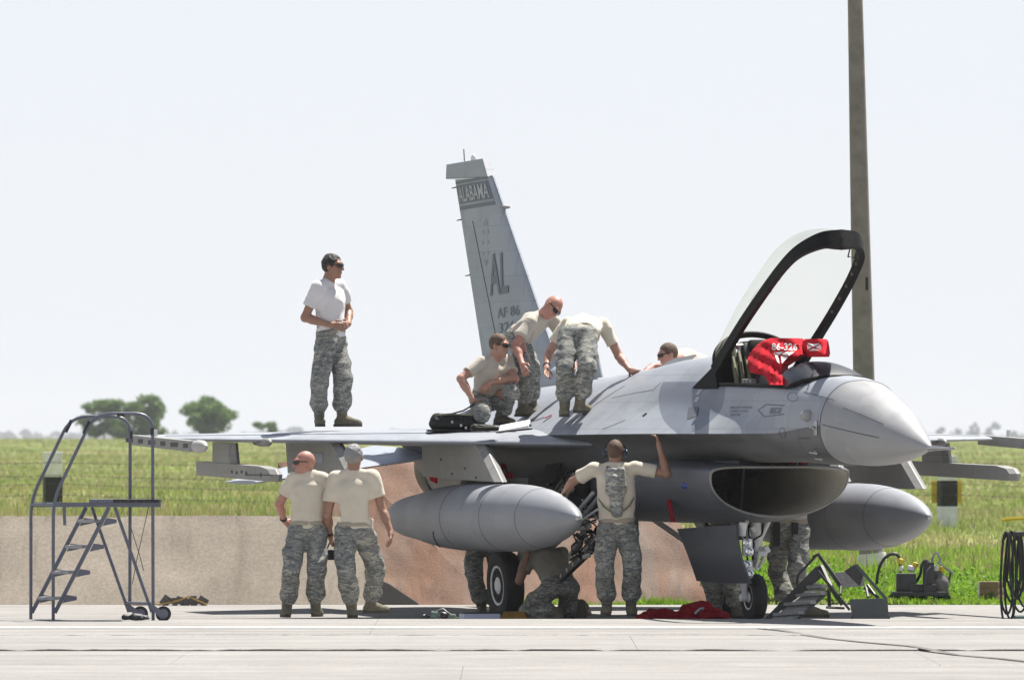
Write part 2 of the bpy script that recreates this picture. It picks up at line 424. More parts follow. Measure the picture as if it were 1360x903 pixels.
# ------------------------------------------------------------------ trees
M['weed'] = mat_leaf('weed_leaf', [(.3, (.10, .21, .02)), (.5, (.17, .32, .03)), (.7, (.26, .40, .06))], .5, .5, 1.6)
def leaf_cloud(name, parent, mat, centers, radii, nleaf, size, seed, zmin=None):
    r = np.random.default_rng(seed)
    C = np.array(centers); Rd = np.array(radii)
    wts = Rd.prod(1) ** .66; idx = r.choice(len(C), nleaf, p=wts / wts.sum())
    u = r.normal(size=(nleaf, 3)); u /= np.linalg.norm(u, axis=1)[:, None]
    rad = r.random(nleaf) ** .5
    p = C[idx] + u * rad[:, None] * Rd[idx] * (1 + .12 * r.normal(size=(nleaf, 1)))
    a = r.normal(size=(nleaf, 3)); a /= np.linalg.norm(a, axis=1)[:, None]
    b = np.cross(a, r.normal(size=(nleaf, 3))); b /= np.linalg.norm(b, axis=1)[:, None]
    s = size * (.6 + .8 * r.random((nleaf, 1)))
    V = np.stack([p - a * s - b * s * .5, p + a * s * .2 - b * s * .7, p + a * s + b * s * .3, p - a * s * .1 + b * s * .75], 1).reshape(-1, 3)
    F = np.arange(4 * nleaf).reshape(-1, 4)
    return mesh_obj(name, V, F, mat, parent, smooth=False)

def tree(px, py_top, width, Y, label, lobes, nleaf, leafsize, mat, group=None, seed=0, trunk=True, base_frac=.22, name='field_tree', py_base=584):
    rr = random.Random(seed); k = (CAM_D + Y) / FPX
    X = (px - 680) * k; z0 = float(gh(np.array(X), np.array(float(Y)))); H = CAM_H + (HORIZ - py_top) * k - z0; Wd = width * k / 2
    root = empty(name, (X, Y, z0)); tag(root, label, 'tree', group)
    cen, rad = [], []
    for i in range(lobes):
        t = base_frac + (1 - base_frac) * (.06 + .84 * rr.random() ** .85)
        f = (t - base_frac) / (1 - base_frac); spread = Wd * (.45 + .60 * math.sin(math.pi * min(1, f * .85 + .12))) * .72
        an = rr.uniform(0, 6.28); q = math.sqrt(rr.random())
        cen.append((math.cos(an) * spread * q, math.sin(an) * spread * q, H * t))
        s = rr.uniform(.16, .36); rad.append((Wd * s, Wd * s, H * s * .42))
    cen.append((rr.uniform(-.2, .2) * Wd, 0, H * .92)); rad.append((Wd * .22, Wd * .22, H * .085))
    leaf_cloud('crown', root, mat, cen, rad, nleaf, leafsize, seed)
    if trunk:
        tb = MB(); r0 = H * .022
        tb.tube([(0, 0, -.1), (.02 * H, 0, H * .2), (-.01 * H, .01 * H, H * .45), (.02 * H, 0, H * .72)], [r0, r0 * .8, r0 * .55, r0 * .2], 8)
        for c in cen[:9]:
            s = H * rr.uniform(.18, .45)
            tb.tube([(0, 0, s), (c[0] * .5, c[1] * .5, (s + c[2]) / 2 + .03 * H), c], [r0 * .45, r0 * .3, r0 * .1], 5)
        tb.build('trunk', M['bark'], root)
    return root

r = np.random.default_rng(91); nw = 520
wx = r.uniform(2.5, 9.6, nw); wy = 9.7 + r.random(nw) ** 1.5 * 16; wz = gh(wx, wy)
wr = (.05 + .10 * r.random(nw)) * np.clip((wy - 9.3) / 1.5, .4, 1)
wd_ = leaf_cloud('weeds', None, M['weed'], np.stack([wx, wy, wz + wr * .7], 1), np.stack([wr * 1.3, wr * 1.3, wr], 1), 26000, .020, 92)
tag(wd_, 'leafy green weeds scattered through the grass bank on the right', 'weeds', kind='stuff')
tree(138, 531, 78, 1020, 'leftmost hazy tree of the clump behind the ladder stand handrail', 30, 3600, .19, M['leaf'], seed=11, base_frac=.02)
tree(176, 533, 74, 1040, 'middle tree of the clump behind the ladder stand handrail', 30, 3400, .19, M['leaf'], seed=12, base_frac=.0)
tree(202, 524, 66, 1030, 'tallest pointed tree of the clump, just right of the ladder stand handrail', 32, 3500, .19, M['leaf'], seed=13, base_frac=.02)
tree(277, 524, 88, 990, 'lone round green field tree above the left wingtip launcher', 44, 4600, .19, M['leaf'], seed=24, base_frac=.04)
tree(348, 561, 54, 1060, 'small low green bush tree left of the man standing on the wing', 9, 900, .20, M['leaf'], seed=15, base_frac=.1, trunk=False, name='field_bush')
FAR = [(8, 576, 30, 'at the left picture edge'), (34, 571, 16, 'narrow and tall, near the left picture edge'), (74, 574, 26, 'just above the left ladder rails'), (95, 576, 22, 'low, left of the tree clump'), (232, 573, 24, 'between the tree clump and the lone round tree'), (322, 575, 20, 'between the round tree and the small bush'),
       (392, 568, 34, 'broadest, just left of the man standing on the wing'), (415, 574, 26, 'directly behind the boots of the man on the wing'), (372, 573, 24, 'right beside the small bush'), (500, 575, 34, 'low and broad, right of the man on the wing'), (523, 571, 26, 'second right of the man on the wing'), (548, 573, 22, 'just left of the black tool bags'), (612, 571, 24, 'hidden behind the crouching man'), (585, 575, 30, 'low, behind the black tool bags'), (640, 574, 26, 'behind the legs of the crouching man')]
FARR = [(1249, 569, 17, 'leftmost'), (1271, 570, 15, 'second from left'), (1294, 562, 15, 'tall narrow middle'), (1320, 562, 27, 'broad'), (1349, 574, 26, 'low rightmost')]
for i, (px, py, wd, wh) in enumerate(FAR):
    tree(px, py, wd, 7600 + 130 * (i % 3), 'hazy blue horizon tree, ' + wh, 7, 420, 1.5, M['leaf_far'], 'far tree line on the left horizon', 40 + i, trunk=False, base_frac=.05, name='horizon_tree')
for i, (px, py, wd, wh) in enumerate(FARR):
    tree(px, py, wd, 6300 + 60 * (i % 2), wh + ' of the five hazy blue horizon trees right of the aircraft nose', 8, 560, 1.2, M['leaf_far'], 'hazy horizon trees on the right', 70 + i, trunk=False, base_frac=.08, name='horizon_tree')
# low continuous woods at the horizon
r = np.random.default_rng(77)
cx = r.uniform(-900, 900, 320); cen = np.stack([cx, 8300 + r.uniform(-60, 60, 320), 1.2 + 3.4 * r.random(320)], 1)
wood = leaf_cloud('distant_wood', None, M['leaf_far'], cen, np.stack([np.full(320, 12.0), np.full(320, 12.0), 1.5 + 2.4 * r.random(320)], 1), 9000, 2.0, 78)
tag(wood, 'faint low belt of woodland along the far horizon', 'woodland', kind='stuff')

# ------------------------------------------------------------------ fence posts, wires, pole
M['wpaint'] = simple('white_paint_worn', (.70, .70, .68), .8, var=.16, scale=7, bmp=.3)
M['bpaint'] = simple('black_paint', (.022, .021, .02), .75, var=.4, scale=8, bmp=.2)
M['ypaint'] = simple('yellow_paint', (.62, .44, .03), .6, var=.12, scale=6)
M['wire'] = simple('fence_wire', (.13, .115, .10), .6, metal=.5)
M['pole'] = simple('pole_concrete', (.235, .205, .202), .9, var=.2, scale=5, bmp=.5)
FY = 74.0; kf = (CAM_D + FY) / FPX
def post(px, label, top, hidden=False, base=.0):
    X = (px - 680) * kf; root = empty('fence_post', (X, FY, base)); tag(root, label, 'post', 'striped boundary posts')
    zt = CAM_H - (top - HORIZ) * kf - base; seg = .44
    z = zt; c = 0
    bandm = ['wpaint', 'bpaint']
    while z > -.05:
        z2 = max(z - (seg if c else .43), -.1)
        b = MB().box((0, 0, (z + z2) / 2), (.29 + .002 * (c % 2), .29 + .002 * (c % 2), z - z2), Matrix.Rotation(R(14), 3, 'Z'), bev=.012)
        b.build('band', M[bandm[c % 2]], root); z = z2 - 0.0; c += 1
    return root
post(70, 'white and black striped post behind the left ladder rails', 600, base=float(gh(np.array(-7.9), np.array(FY))))
p2 = post(1258, 'black and white striped post standing right of the nose, yellow board behind', 605)
yb = MB().box((0, .22, 1.8 - (653 - HORIZ) * kf), (.53, .02, .38), Matrix.Rotation(R(4), 3, 'Z'), bev=.004).build('yellow_board', M['ypaint'], p2)
for px, wh in ((-1118, 'left'), (2446, 'right')): post(px, 'striped boundary post far out to the ' + wh + ', beyond the picture edge', 603)
for i, wy in enumerate((614, 631, 642, 656)):
    b = MB(); z = CAM_H - (wy - HORIZ) * kf
    span = [(-1118, 70), (70, 1258), (1258, 2446)]
    for (a, c) in span:
        p0, p1 = Vector(((a - 680) * kf, FY - .17, z)), Vector(((c - 680) * kf, FY - .17, z)); nseg = 24
        b.tube([p0.lerp(p1, t / nseg) + Vector((0, 0, -.16 * 4 * (t / nseg) * (1 - t / nseg) * (.6 + .2 * i))) for t in range(nseg + 1)], .004, 5)
        for t in range(1, 120):
            q = p0.lerp(p1, t / 120) + Vector((0, 0, -.16 * 4 * (t / 120) * (1 - t / 120) * (.6 + .2 * i)))
            b.tube([q + Vector((-.012, 0, -.028)), q + Vector((.012, 0, .028))], .004, 3)
    o = b.build('barbed_wire', M['wire']); tag(o, ['topmost', 'second', 'third', 'lowest'][i] + ' barbed wire strand of the fence across the meadow', 'wire', 'barbed wire strands')
# tall concrete pole right of the canopy, white painted foot
PY = 24.0; kp = (CAM_D + PY) / FPX
pole = empty('concrete_pole', ((1158.5 - 680) * kp, PY, 0)); tag(pole, 'tall tapering grey concrete pole with white base behind the open canopy', 'pole')
def prow(py, cx, wd): return ((cx - 1158.5) * kp, 0, CAM_H - (py - HORIZ) * kp), wd * kp / 2
prof = [prow(742, 1157.5, 33.5), prow(640, 1152.5, 31), prow(510, 1147.5, 28.6), prow(250, 1141.5, 24.5), prow(0, 1136, 20), prow(-260, 1130, 16)]
b = MB(); b.tube([p for p, _ in prof], [q for _, q in prof], 20); sh = b.build('shaft', M['pole'], pole)
b = MB(); b.tube([(0.01, 0, -.1), (0, 0, .3), (-.008, 0, CAM_H - (741 - HORIZ) * kp + .06)], [.178, .176, .172], 20); b.build('painted_foot', M['wpaint'], pole)
b = MB(); b.box((-.07, -.11, CAM_H + 205 * kp), (.03, .02, .16), bev=.004); b.build('number_plate', M['bpaint'], pole)
# ------------------------------------------------------------------ fighter jet
HD = R(19.5); HS, HC = math.sin(HD), math.cos(HD); JX0 = 2.41
jet = empty('fighter_jet', (JX0, 0, 0), -(math.pi / 2 - HD))
tag(jet, 'grey single engine fighter jet with open canopy and two drop tanks on the apron', 'aircraft')
def L(u, v, w): return Vector((u, -v, w))                 # local: u forward, v to its right wing, w up
def JW(u, v, w): return Vector((JX0 + u * HS - v * HC, -u * HC - v * HS, w))   # world
def jp(px, py, v):
    """photo position on the vertical plane v = const of the aircraft -> (u, v, w)"""
    k = (px - 680) / FPX
    u = (k * (CAM_D - v * HS) - JX0 + v * HC) / (HS + k * HC)
    return u, v, CAM_H - (py - HORIZ) * (CAM_D - u * HC - v * HS) / FPX

# ---- paint
def mat_jet(name, c1, c2=None, rough=.42, patch=False, dirt=.25, lines=.48):
    m, nt, b = new_mat(name)
    v = coords(nt)
    n1 = N(nt, 'ShaderNodeTexNoise', Scale=2.2, Detail=7.0, Roughness=.65); nt.links.new(v, n1.inputs['Vector'])
    vs = coords(nt, (.6, 2.5, 3.5)); n2 = N(nt, 'ShaderNodeTexNoise', Scale=2.0, Detail=8.0, Roughness=.7); nt.links.new(vs, n2.inputs['Vector'])
    c = ramp(nt, n1.outputs[0], [(.3, tuple(x * .93 for x in c1)), (.7, tuple(x * 1.06 for x in c1))])
    if patch:
        # darker upper-surface paint with its scalloped border on the forward fuselage
        sx = nt.nodes.new('ShaderNodeSeparateXYZ'); tc = nt.nodes.new('ShaderNodeTexCoord'); nt.links.new(tc.outputs['Object'], sx.inputs[0])
        def math_(op, a, bb):
            n = nt.nodes.new('ShaderNodeMath'); n.operation = op
            for s, val in ((n.inputs[0], a), (n.inputs[1], bb)):
                if hasattr(val, 'links'): nt.links.new(val, s)
                else: s.default_value = val
            return n.outputs[0]
        zn = math_('MULTIPLY', math_('SUBTRACT', sx.outputs[2], 1.80), 1 / .62)
        def edge(pts):
            fc = nt.nodes.new('ShaderNodeFloatCurve'); cv = fc.mapping.curves[0]
            while len(cv.points) < len(pts): cv.points.new(.5, .5)
            for q, (u, z) in zip(cv.points, pts): q.location = ((z - 1.80) / .62, (u + 2) / 4)
            fc.mapping.update(); nt.links.new(zn, fc.inputs['Value'])
            return math_('SUBTRACT', math_('MULTIPLY', fc.outputs[0], 4.0), 2.0)
        ub = edge([(.22, 1.80), (.172, 1.837), (-.186, 1.919), (-.598, 2.025), (-.94, 2.153), (-1.111, 2.267), (-1.26, 2.42)])
        uf_ = edge([(.36, 1.80), (.374, 1.837), (.478, 1.896), (.505, 2.0), (.475, 2.186), (.359, 2.327), (.30, 2.42)])
        f = math_('MULTIPLY', math_('MULTIPLY', math_('GREATER_THAN', sx.outputs[0], ub), math_('LESS_THAN', sx.outputs[0], uf_)), math_('MULTIPLY', math_('GREATER_THAN', sx.outputs[2], 1.805), math_('LESS_THAN', sx.outputs[2], 2.365)))
        c = mixc(nt, f, c, c2)
    f2 = ramp(nt, n2.outputs[0], [(.48, (0, 0, 0)), (.75, (dirt, dirt, dirt))])
    c = mixc(nt, f2, c, tuple(x * .6 for x in c1))
    # sealant lines between skin panels, touched-up panels
    tc3 = nt.nodes.new('ShaderNodeTexCoord'); vor = N(nt, 'ShaderNodeTexVoronoi', Scale=1.9); vor.distance = 'CHEBYCHEV'; mpv = nt.nodes.new('ShaderNodeMapping'); mpv.inputs['Scale'].default_value = (1.0, 1.6, 1.6)
    nt.links.new(tc3.outputs['Object'], mpv.inputs[0]); nt.links.new(mpv.outputs[0], vor.inputs['Vector'])
    pc = ramp(nt, vor.outputs['Color'], [(.2, (.93, .93, .935)), (.8, (1.05, 1.05, 1.045))]); c = mixc(nt, 1.0, c, pc, 'MULTIPLY')
    ve = N(nt, 'ShaderNodeTexVoronoi', Scale=1.9); ve.distance = 'EUCLIDEAN'; ve.feature = 'DISTANCE_TO_EDGE'
    s3 = nt.nodes.new('ShaderNodeSeparateXYZ'); nt.links.new(tc3.outputs['Object'], s3.inputs[0])
    def mm(op, a, bb=0.0):
        n = nt.nodes.new('ShaderNodeMath'); n.operation = op
        for s, val in ((n.inputs[0], a), (n.inputs[1], bb)):
            if hasattr(val, 'links'): nt.links.new(val, s)
            else: s.default_value = val
        return n.outputs[0]
    row = mm('FLOOR', mm('MULTIPLY', s3.outputs[2], 3.7)); fu = mm('FRACT', mm('ADD', mm('MULTIPLY', s3.outputs[0], 1.55), mm('MULTIPLY', row, .37)))
    lu = mm('LESS_THAN', fu, .017); lz = mm('LESS_THAN', mm('FRACT', mm('MULTIPLY', s3.outputs[2], 3.7)), .020)
    riv = mm('MULTIPLY', mm('LESS_THAN', mm('ABSOLUTE', mm('SUBTRACT', fu, .04)), .010), mm('LESS_THAN', mm('FRACT', mm('MULTIPLY', s3.outputs[2], 42.0)), .30))
    ln = mm('MULTIPLY', mm('MINIMUM', mm('ADD', mm('ADD', lu, lz), mm('MULTIPLY', riv, .7)), 1.0), lines)
    c = mixc(nt, ln, c, tuple(x * .45 for x in c1))
    nt.links.new(c, b.inputs['Base Color'])
    rr = ramp(nt, n1.outputs[0], [(.3, (rough - .07,) * 3), (.7, (rough + .1,) * 3)]); nt.links.new(rr, b.inputs['Roughness'])
    b.inputs['Specular IOR Level'].default_value = .5
    return m
M['jet_a'] = mat_jet('paint_light_grey', (.285, .305, .34), (.145, .163, .20), patch=True)
M['jet_rad'] = mat_jet('paint_radome', (.29, .293, .30), rough=.48, dirt=.12, lines=0.0)
M['jet_low_shaded'] = mat_jet('paint_under_grey_shaded', (.105, .108, .112), rough=.45)  # underside grey darkened, so the shade beneath is in the colour
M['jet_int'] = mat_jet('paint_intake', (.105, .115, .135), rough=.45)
M['jet_pyl'] = mat_jet('paint_pylon', (.25, .247, .235), rough=.55, dirt=.4)
M['jet_tank'] = mat_jet('paint_tank', (.25, .262, .285), rough=.5, dirt=.35, lines=0.0)
M['jet_dark'] = mat_jet('paint_dark_grey', (.082, .088, .10), rough=.5)
M['jet_fin'] = mat_jet('paint_fin', (.295, .322, .365), rough=.5, dirt=.18)
M['cap'] = simple('cap_grey', (.40, .40, .39), .6, var=.1)
M['mark'] = simple('marking_dark', (.115, .135, .178), .55, var=.1)
M['mark_l'] = simple('marking_pale', (.38, .395, .41), .55, var=.08)
M['seam'] = simple('panel_seam', (.05, .052, .056), .7, var=.2)
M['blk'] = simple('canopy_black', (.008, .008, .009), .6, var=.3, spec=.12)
M['duct'] = simple('duct_lining', (.70, .67, .60), .4, var=.08, scale=3)
M['gearw'] = simple('gear_white', (.66, .67, .66), .35, var=.08, scale=9)
M['rimw'] = simple('rim_white', (.84, .84, .82), .45, var=.06)
M['rubber'] = simple('tyre_rubber', (.018, .018, .018), .75, var=.3, scale=14, bmp=.2)
M['steel'] = simple('steel', (.42, .42, .42), .3, metal=.9, var=.15)
M['dkmetal'] = simple('dark_metal', (.055, .055, .06), .45, metal=.6, var=.3)
M['red'] = simple('red_cloth', (.47, .008, .022), .9, var=.18, scale=10, bmp=.3, spec=.15)
M['red_d'] = simple('red_cloth_deep', (.26, .005, .016), .9, var=.25, scale=12, bmp=.4, spec=.15)
M['whitet'] = simple('white_print', (.75, .74, .74), .8, var=.06)
M['olive'] = simple('olive_web', (.16, .16, .11), .85, var=.25, scale=20)
M['bayp'] = simple('bay_paint', (.52, .52, .49), .5, var=.18, scale=5)

def pchip(x, y, xq):
    x = np.asarray(x, float); y = np.asarray(y, float); xq = np.asarray(xq, float)
    h = np.diff(x); d = np.diff(y) / h; m = np.zeros_like(y)
    m[0], m[-1] = d[0], d[-1]
    for i in range(1, len(x) - 1):
        if d[i - 1] * d[i] > 0:
            w1, w2 = 2 * h[i] + h[i - 1], h[i] + 2 * h[i - 1]; m[i] = (w1 + w2) / (w1 / d[i - 1] + w2 / d[i])
    i = np.clip(np.searchsorted(x, xq) - 1, 0, len(h) - 1); t = (xq - x[i]) / h[i]
    return ((1 + 2 * t) * (1 - t) ** 2 * y[i] + t * (1 - t) ** 2 * h[i] * m[i] + t * t * (3 - 2 * t) * y[i + 1] + t * t * (t - 1) * h[i] * m[i + 1])

def crom(P, n):
    """Catmull-Rom through control points, n samples per span"""
    P = np.asarray(P, float); Q = np.vstack([2 * P[0] - P[1], P, 2 * P[-1] - P[-2]]); out = []
    for i in range(len(P) - 1):
        p0, p1, p2, p3 = Q[i:i + 4]
        for k in range(n):
            t = k / n
            out.append(.5 * (2 * p1 + (p2 - p0) * t + (2 * p0 - 5 * p1 + 4 * p2 - p3) * t * t + (3 * p1 - p0 - 3 * p2 + p3) * t ** 3))
    out.append(P[-1]); return np.array(out)

def ring_mesh(sections, cap0=True, cap1=True):
    n = len(sections[0]); vs = [p for s in sections for p in s]
    fs = [(i * n + j, i * n + (j + 1) % n, (i + 1) * n + (j + 1) % n, (i + 1) * n + j) for i in range(len(sections) - 1) for j in range(n)]
    if cap0: fs.append(tuple(reversed(range(n))))
    if cap1: fs.append(tuple((len(sections) - 1) * n + j for j in range(n)))
    return vs, fs

# ---- forebody and blended body: control points (v, w) from crown (0..4 upper, 4..8 lower); point 4 is the chine / strake edge
BT = {   # u : 9 control points
 2.90: [(0, 2.362), (.20, 2.325), (.345, 2.21), (.418, 2.06), (.440, 1.93), (.425, 1.80), (.345, 1.655), (.20, 1.565), (0, 1.540)],
 2.55: [(0, 2.405), (.22, 2.365), (.38, 2.235), (.455, 2.06), (.478, 1.90), (.465, 1.775), (.375, 1.635), (.21, 1.555), (0, 1.535)],
 2.20: [(0, 2.40), (.23, 2.37), (.405, 2.26), (.485, 2.06), (.515, 1.87), (.497, 1.755), (.40, 1.63), (.22, 1.56), (0, 1.545)],
 1.95: [(0, 2.30), (.23, 2.30), (.415, 2.285), (.500, 2.06), (.550, 1.850), (.515, 1.755), (.41, 1.64), (.23, 1.57), (0, 1.555)],
 1.40: [(0, 2.27), (.23, 2.28), (.425, 2.30), (.520, 2.06), (.640, 1.845), (.545, 1.765), (.43, 1.65), (.24, 1.58), (0, 1.57)],
 0.60: [(0, 2.27), (.23, 2.28), (.435, 2.315), (.560, 2.06), (.790, 1.845), (.600, 1.765), (.46, 1.65), (.25, 1.57), (0, 1.56)],
 0.05: [(0, 2.28), (.23, 2.30), (.440, 2.325), (.600, 2.07), (.905, 1.845), (.68, 1.76), (.50, 1.64), (.27, 1.56), (0, 1.55)],
 -.35: [(0, 2.575), (.25, 2.52), (.455, 2.34), (.645, 2.09), (.985, 1.845), (.74, 1.755), (.55, 1.62), (.29, 1.54), (0, 1.53)],
 -.85: [(0, 2.635), (.26, 2.57), (.49, 2.37), (.700, 2.11), (1.06, 1.843), (.82, 1.75), (.62, 1.58), (.34, 1.48), (0, 1.46)],
 -1.4: [(0, 2.615), (.28, 2.555), (.54, 2.36), (.775, 2.11), (1.13, 1.84), (.90, 1.74), (.72, 1.52), (.42, 1.38), (0, 1.35)],
 -2.2: [(0, 2.545), (.31, 2.49), (.62, 2.31), (.900, 2.08), (1.22, 1.835), (1.0, 1.73), (.82, 1.48), (.50, 1.30), (0, 1.25)],
 -3.2: [(0, 2.475), (.34, 2.425), (.68, 2.27), (.98, 2.05), (1.30, 1.83), (1.08, 1.70), (.90, 1.46), (.55, 1.26), (0, 1.20)],
 -4.4: [(0, 2.405), (.36, 2.36), (.70, 2.23), (1.00, 2.03), (1.32, 1.82), (1.10, 1.67), (.92, 1.44), (.56, 1.25), (0, 1.20)],
 -6.0: [(0, 2.33), (.34, 2.29), (.62, 2.15), (.92, 1.95), (1.30, 1.80), (1.05, 1.66), (.86, 1.46), (.52, 1.30), (0, 1.26)],
 -7.4: [(0, 2.20), (.30, 2.15), (.52, 2.02), (.76, 1.87), (1.18, 1.79), (.92, 1.64), (.72, 1.45), (.45, 1.32), (0, 1.28)],
 -8.6: [(0, 2.04), (.27, 2.00), (.46, 1.90), (.60, 1.82), (.80, 1.76), (.66, 1.60), (.53, 1.42), (.30, 1.30), (0, 1.26)],
}
us = np.array(sorted(BT)); TB = np.array([BT[u] for u in us])
def body_ctrl(u): return np.stack([np.stack([pchip(us, TB[:, i, 0], [u])[0], pchip(us, TB[:, i, 1], [u])[0]]) for i in range(9)])
def body_half(u, n=6):
    C = body_ctrl(u); return np.vstack([crom(C[:5], n), crom(C[4:], n)[1:]])
def body_v(u, w):
    """side position of the upper body surface at station u, height w"""
    H = body_half(u, 10)[:41]
    i = np.argsort(H[:, 1]); return float(np.interp(w, H[i, 1], H[i, 0]))
def body_w(u, v):
    H = body_half(u, 10)[:41]; return float(np.interp(v, H[:, 0], H[:, 1]))
def full_ring(u, half):
    right = [L(u, v, w_) for v, w_ in half]; left = [L(u, -v, w_) for v, w_ in half[1:-1]][::-1]
    return right + left
st = sorted(set(list(np.linspace(-8.6, -.9, 40)) + list(np.linspace(-.85, .2, 12)) + list(np.linspace(.25, 2.90, 28))), reverse=True)
secs = [full_ring(u, body_half(u)) for u in st]
V, F = ring_mesh(secs)
nr = len(secs[0]); fmi = []
for f in F[:-2]:
    j = f[0] % nr; jj = j if j < 48 else nr - j - 1
    u = st[f[0] // nr]
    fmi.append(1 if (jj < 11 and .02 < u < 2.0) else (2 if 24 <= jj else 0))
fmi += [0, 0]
fus = mesh_obj('fuselage', V, F, [M['jet_a'], M['blk'], M['jet_low_shaded']], jet, sharp=38, mi=fmi)

# ---- radome
NOSE_U, NOSE_W = 4.70, 1.707
xs_ = np.concatenate([[0.0, .012, .03, .06, .1], np.linspace(.16, 1.795, 30)])
RL, RR = 2.55, .545; rho = (RR * RR + RL * RL) / (2 * RR)
def rad_r(x): return math.sqrt(max(rho * rho - (RL - x) ** 2, 0)) + RR - rho
half0 = body_half(2.905); hv = half0[:, 0]; hw = half0[:, 1]; wc0 = 1.93
rb = rad_r(1.795); secs = []
for x in xs_:
    t = rad_r(x) / rb; s = x / 1.795
    wc = NOSE_W + (wc0 - NOSE_W) * s ** 1.0
    th = np.linspace(0, math.pi, len(hv)); ev = .432 * np.sin(th); ew = np.where(th < math.pi / 2, .425, .40) * np.cos(th)
    b = s ** 2
    vv = t * ((1 - b) * ev + b * hv); ww = wc + t * ((1 - b) * ew + b * (hw - wc0))
    secs.append(full_ring(NOSE_U - x, np.stack([vv, ww], 1)))
V, F = ring_mesh(secs)
rad = mesh_obj('nose_cone', V, F, M['jet_rad'], jet, sharp=50)
b = MB(); b.lathe([(-.02, .03), (.0, .028), (.05, .024), (.35, .016), (.62, .011), (.63, .004)], L(4.66, 0, NOSE_W - .002), (1, 0, 0), 14)
b.build('pitot_probe', M['steel'], jet)
# seam ring between radome and fuselage, lightning strips
b = MB(); hb_ = body_half(2.90); b.tube([L(2.902, v * 1.004, 1.93 + (w_ - 1.93) * 1.004) for v, w_ in hb_] + [L(2.902, -v * 1.004, 1.93 + (w_ - 1.93) * 1.004) for v, w_ in hb_[1:-1]][::-1], .0028, 5, closed=True)
b.build('radome_seam', M['seam'], jet)
def rad_pt(x, th, off=.003):
    t = rad_r(x) / rb; s = x / 1.795; wc = NOSE_W + (wc0 - NOSE_W) * s; q = th / math.pi * (len(hv) - 1); i = int(min(q, len(hv) - 2)); fr = q - i
    ev, ew = .432 * math.sin(th), (.425 if th < math.pi / 2 else .40) * math.cos(th)
    H_v, H_w = hv[i] * (1 - fr) + hv[i + 1] * fr, hw[i] * (1 - fr) + hw[i + 1] * fr
    bb = s * s; vv, dw = t * ((1 - bb) * ev + bb * H_v), t * ((1 - bb) * ew + bb * (H_w - wc0)); n = math.hypot(vv, dw) + 1e-6
    return L(NOSE_U - x, vv * (1 + off / n), wc + dw * (1 + off / n))
for th, x0, x1 in ((1.55, .75, 1.75), (.95, .75, 1.45)):
    b = MB(); b.tube([rad_pt(x, th, .002) for x in np.linspace(x0, x1, 9)], .004, 5); b.build('static_strip', M['seam'], jet)
# air data probe, pitot sockets, blister, small vents on the side
u_, v_, w_ = jp(1066, 552, .45); vv = body_v(2.1, 1.98)
b = MB(); uu = jp(1066, 552, .50)[0]; vv = body_v(min(uu, 2.8), 2.02)
b.lathe([(-.13, .004), (-.08, .03), (0, .052), (.06, .056), (.10, .045), (.12, .01)], L(uu - .02, vv + .004, 2.02), (1, .0, -.05), 18); b.build('blister_fairing', M['jet_rad'], jet)
b = MB(); b.tube([L(2.78, .445, 1.905), L(2.80, .50, 1.90), L(2.95, .53, 1.897)], [.012, .011, .007], 8); b.box(L(2.80, .450, 1.90), (.10, .01, .14), bev=.004); b.build('incidence_probe', M['steel'], jet)
b = MB(); b.tube([L(2.70, .40, 1.69), L(2.72, .47, 1.66), L(2.90, .48, 1.655)], [.014, .014, .010], 8); b.tube([L(2.70, .36, 1.655), L(2.74, .42, 1.60), L(2.90, .425, 1.595)], [.012, .012, .009], 8); b.build('side_probe', M['steel'], jet)

# ---- intake trunk: D-shaped mouth, then the lower fuselage back to the engine
IT = {  # u : (half width, top w, bottom w, roundness)
  .62: (.745, 1.535, 1.010, 2.0), .45: (.752, 1.54, .988, 2.0), .1: (.755, 1.555, .965, 2.05), -.6: (.765, 1.60, .955, 2.15), -1.6: (.79, 1.66, .95, 2.4),
 -2.8: (.84, 1.70, .955, 2.6), -4.2: (.86, 1.70, .975, 2.6), -5.6: (.80, 1.72, 1.03, 2.4), -7.0: (.66, 1.78, 1.08, 2.2), -8.0: (.56, 1.86, 1.06, 2.0), -8.75: (.50, 1.94, 1.04, 2.0)}
iu = np.array(sorted(IT)); TI = np.array([IT[u] for u in iu])
def it_par(u): return [pchip(iu, TI[:, i], [u])[0] for i in range(4)]
def it_half(u, ins=0.0, n=30):
    hwid, wt, wb, ex = it_par(u); hwid -= ins; wt -= ins * .8; wb += ins; pts = []
    corner = .78                                   # flat crown reaches this far out, then a full belly curve
    fl = np.clip((.62 - u) / 4.5, 0, 1)            # mouth: flat top ; aft: rounder
    for k in range(n + 1):
        th = math.pi * k / n; s, c = math.sin(th), math.cos(th)
        if th <= math.pi / 2:
            wm = wt - (.10 + .22 * fl); a = wt - wm
            e2 = 4.2 - 1.4 * fl
            pts.append((hwid * abs(s) ** (2 / e2), wm + a * abs(c) ** (2 / e2)))
        else:
            wm = wt - (.10 + .22 * fl); a = wm - wb
            pts.append((hwid * abs(s) ** (2 / ex), wm - a * abs(c) ** (2 / ex)))
    return np.array(pts)
def it_ring(u, ins=0.0, rake=0.0):
    h = it_half(u, ins); wt, wb = h[0, 1], h[-1, 1]
    f = lambda w_: u + rake * ((w_ - wb) / (wt - wb) - .3)
    return [L(f(q), v, q) for v, q in h] + [L(f(q), -v, q) for v, q in h[1:-1]][::-1]
su = list(np.linspace(.60, -.6, 12)) + list(np.linspace(-.8, -8.75, 34))
RK = lambda u: .10 * max(0, min(1, (u + .6) / 1.2))
sec = [it_ring(u, 0, RK(u)) for u in su]
lip = [it_ring(.622, .007, .10), it_ring(.630, .018, .10), it_ring(.622, .030, .10)]
out = lip[::-1][:-1] if False else []
secs = [lip[0]] + sec
Vl, Fl = ring_mesh([lip[2], lip[1], lip[0]], False, False)
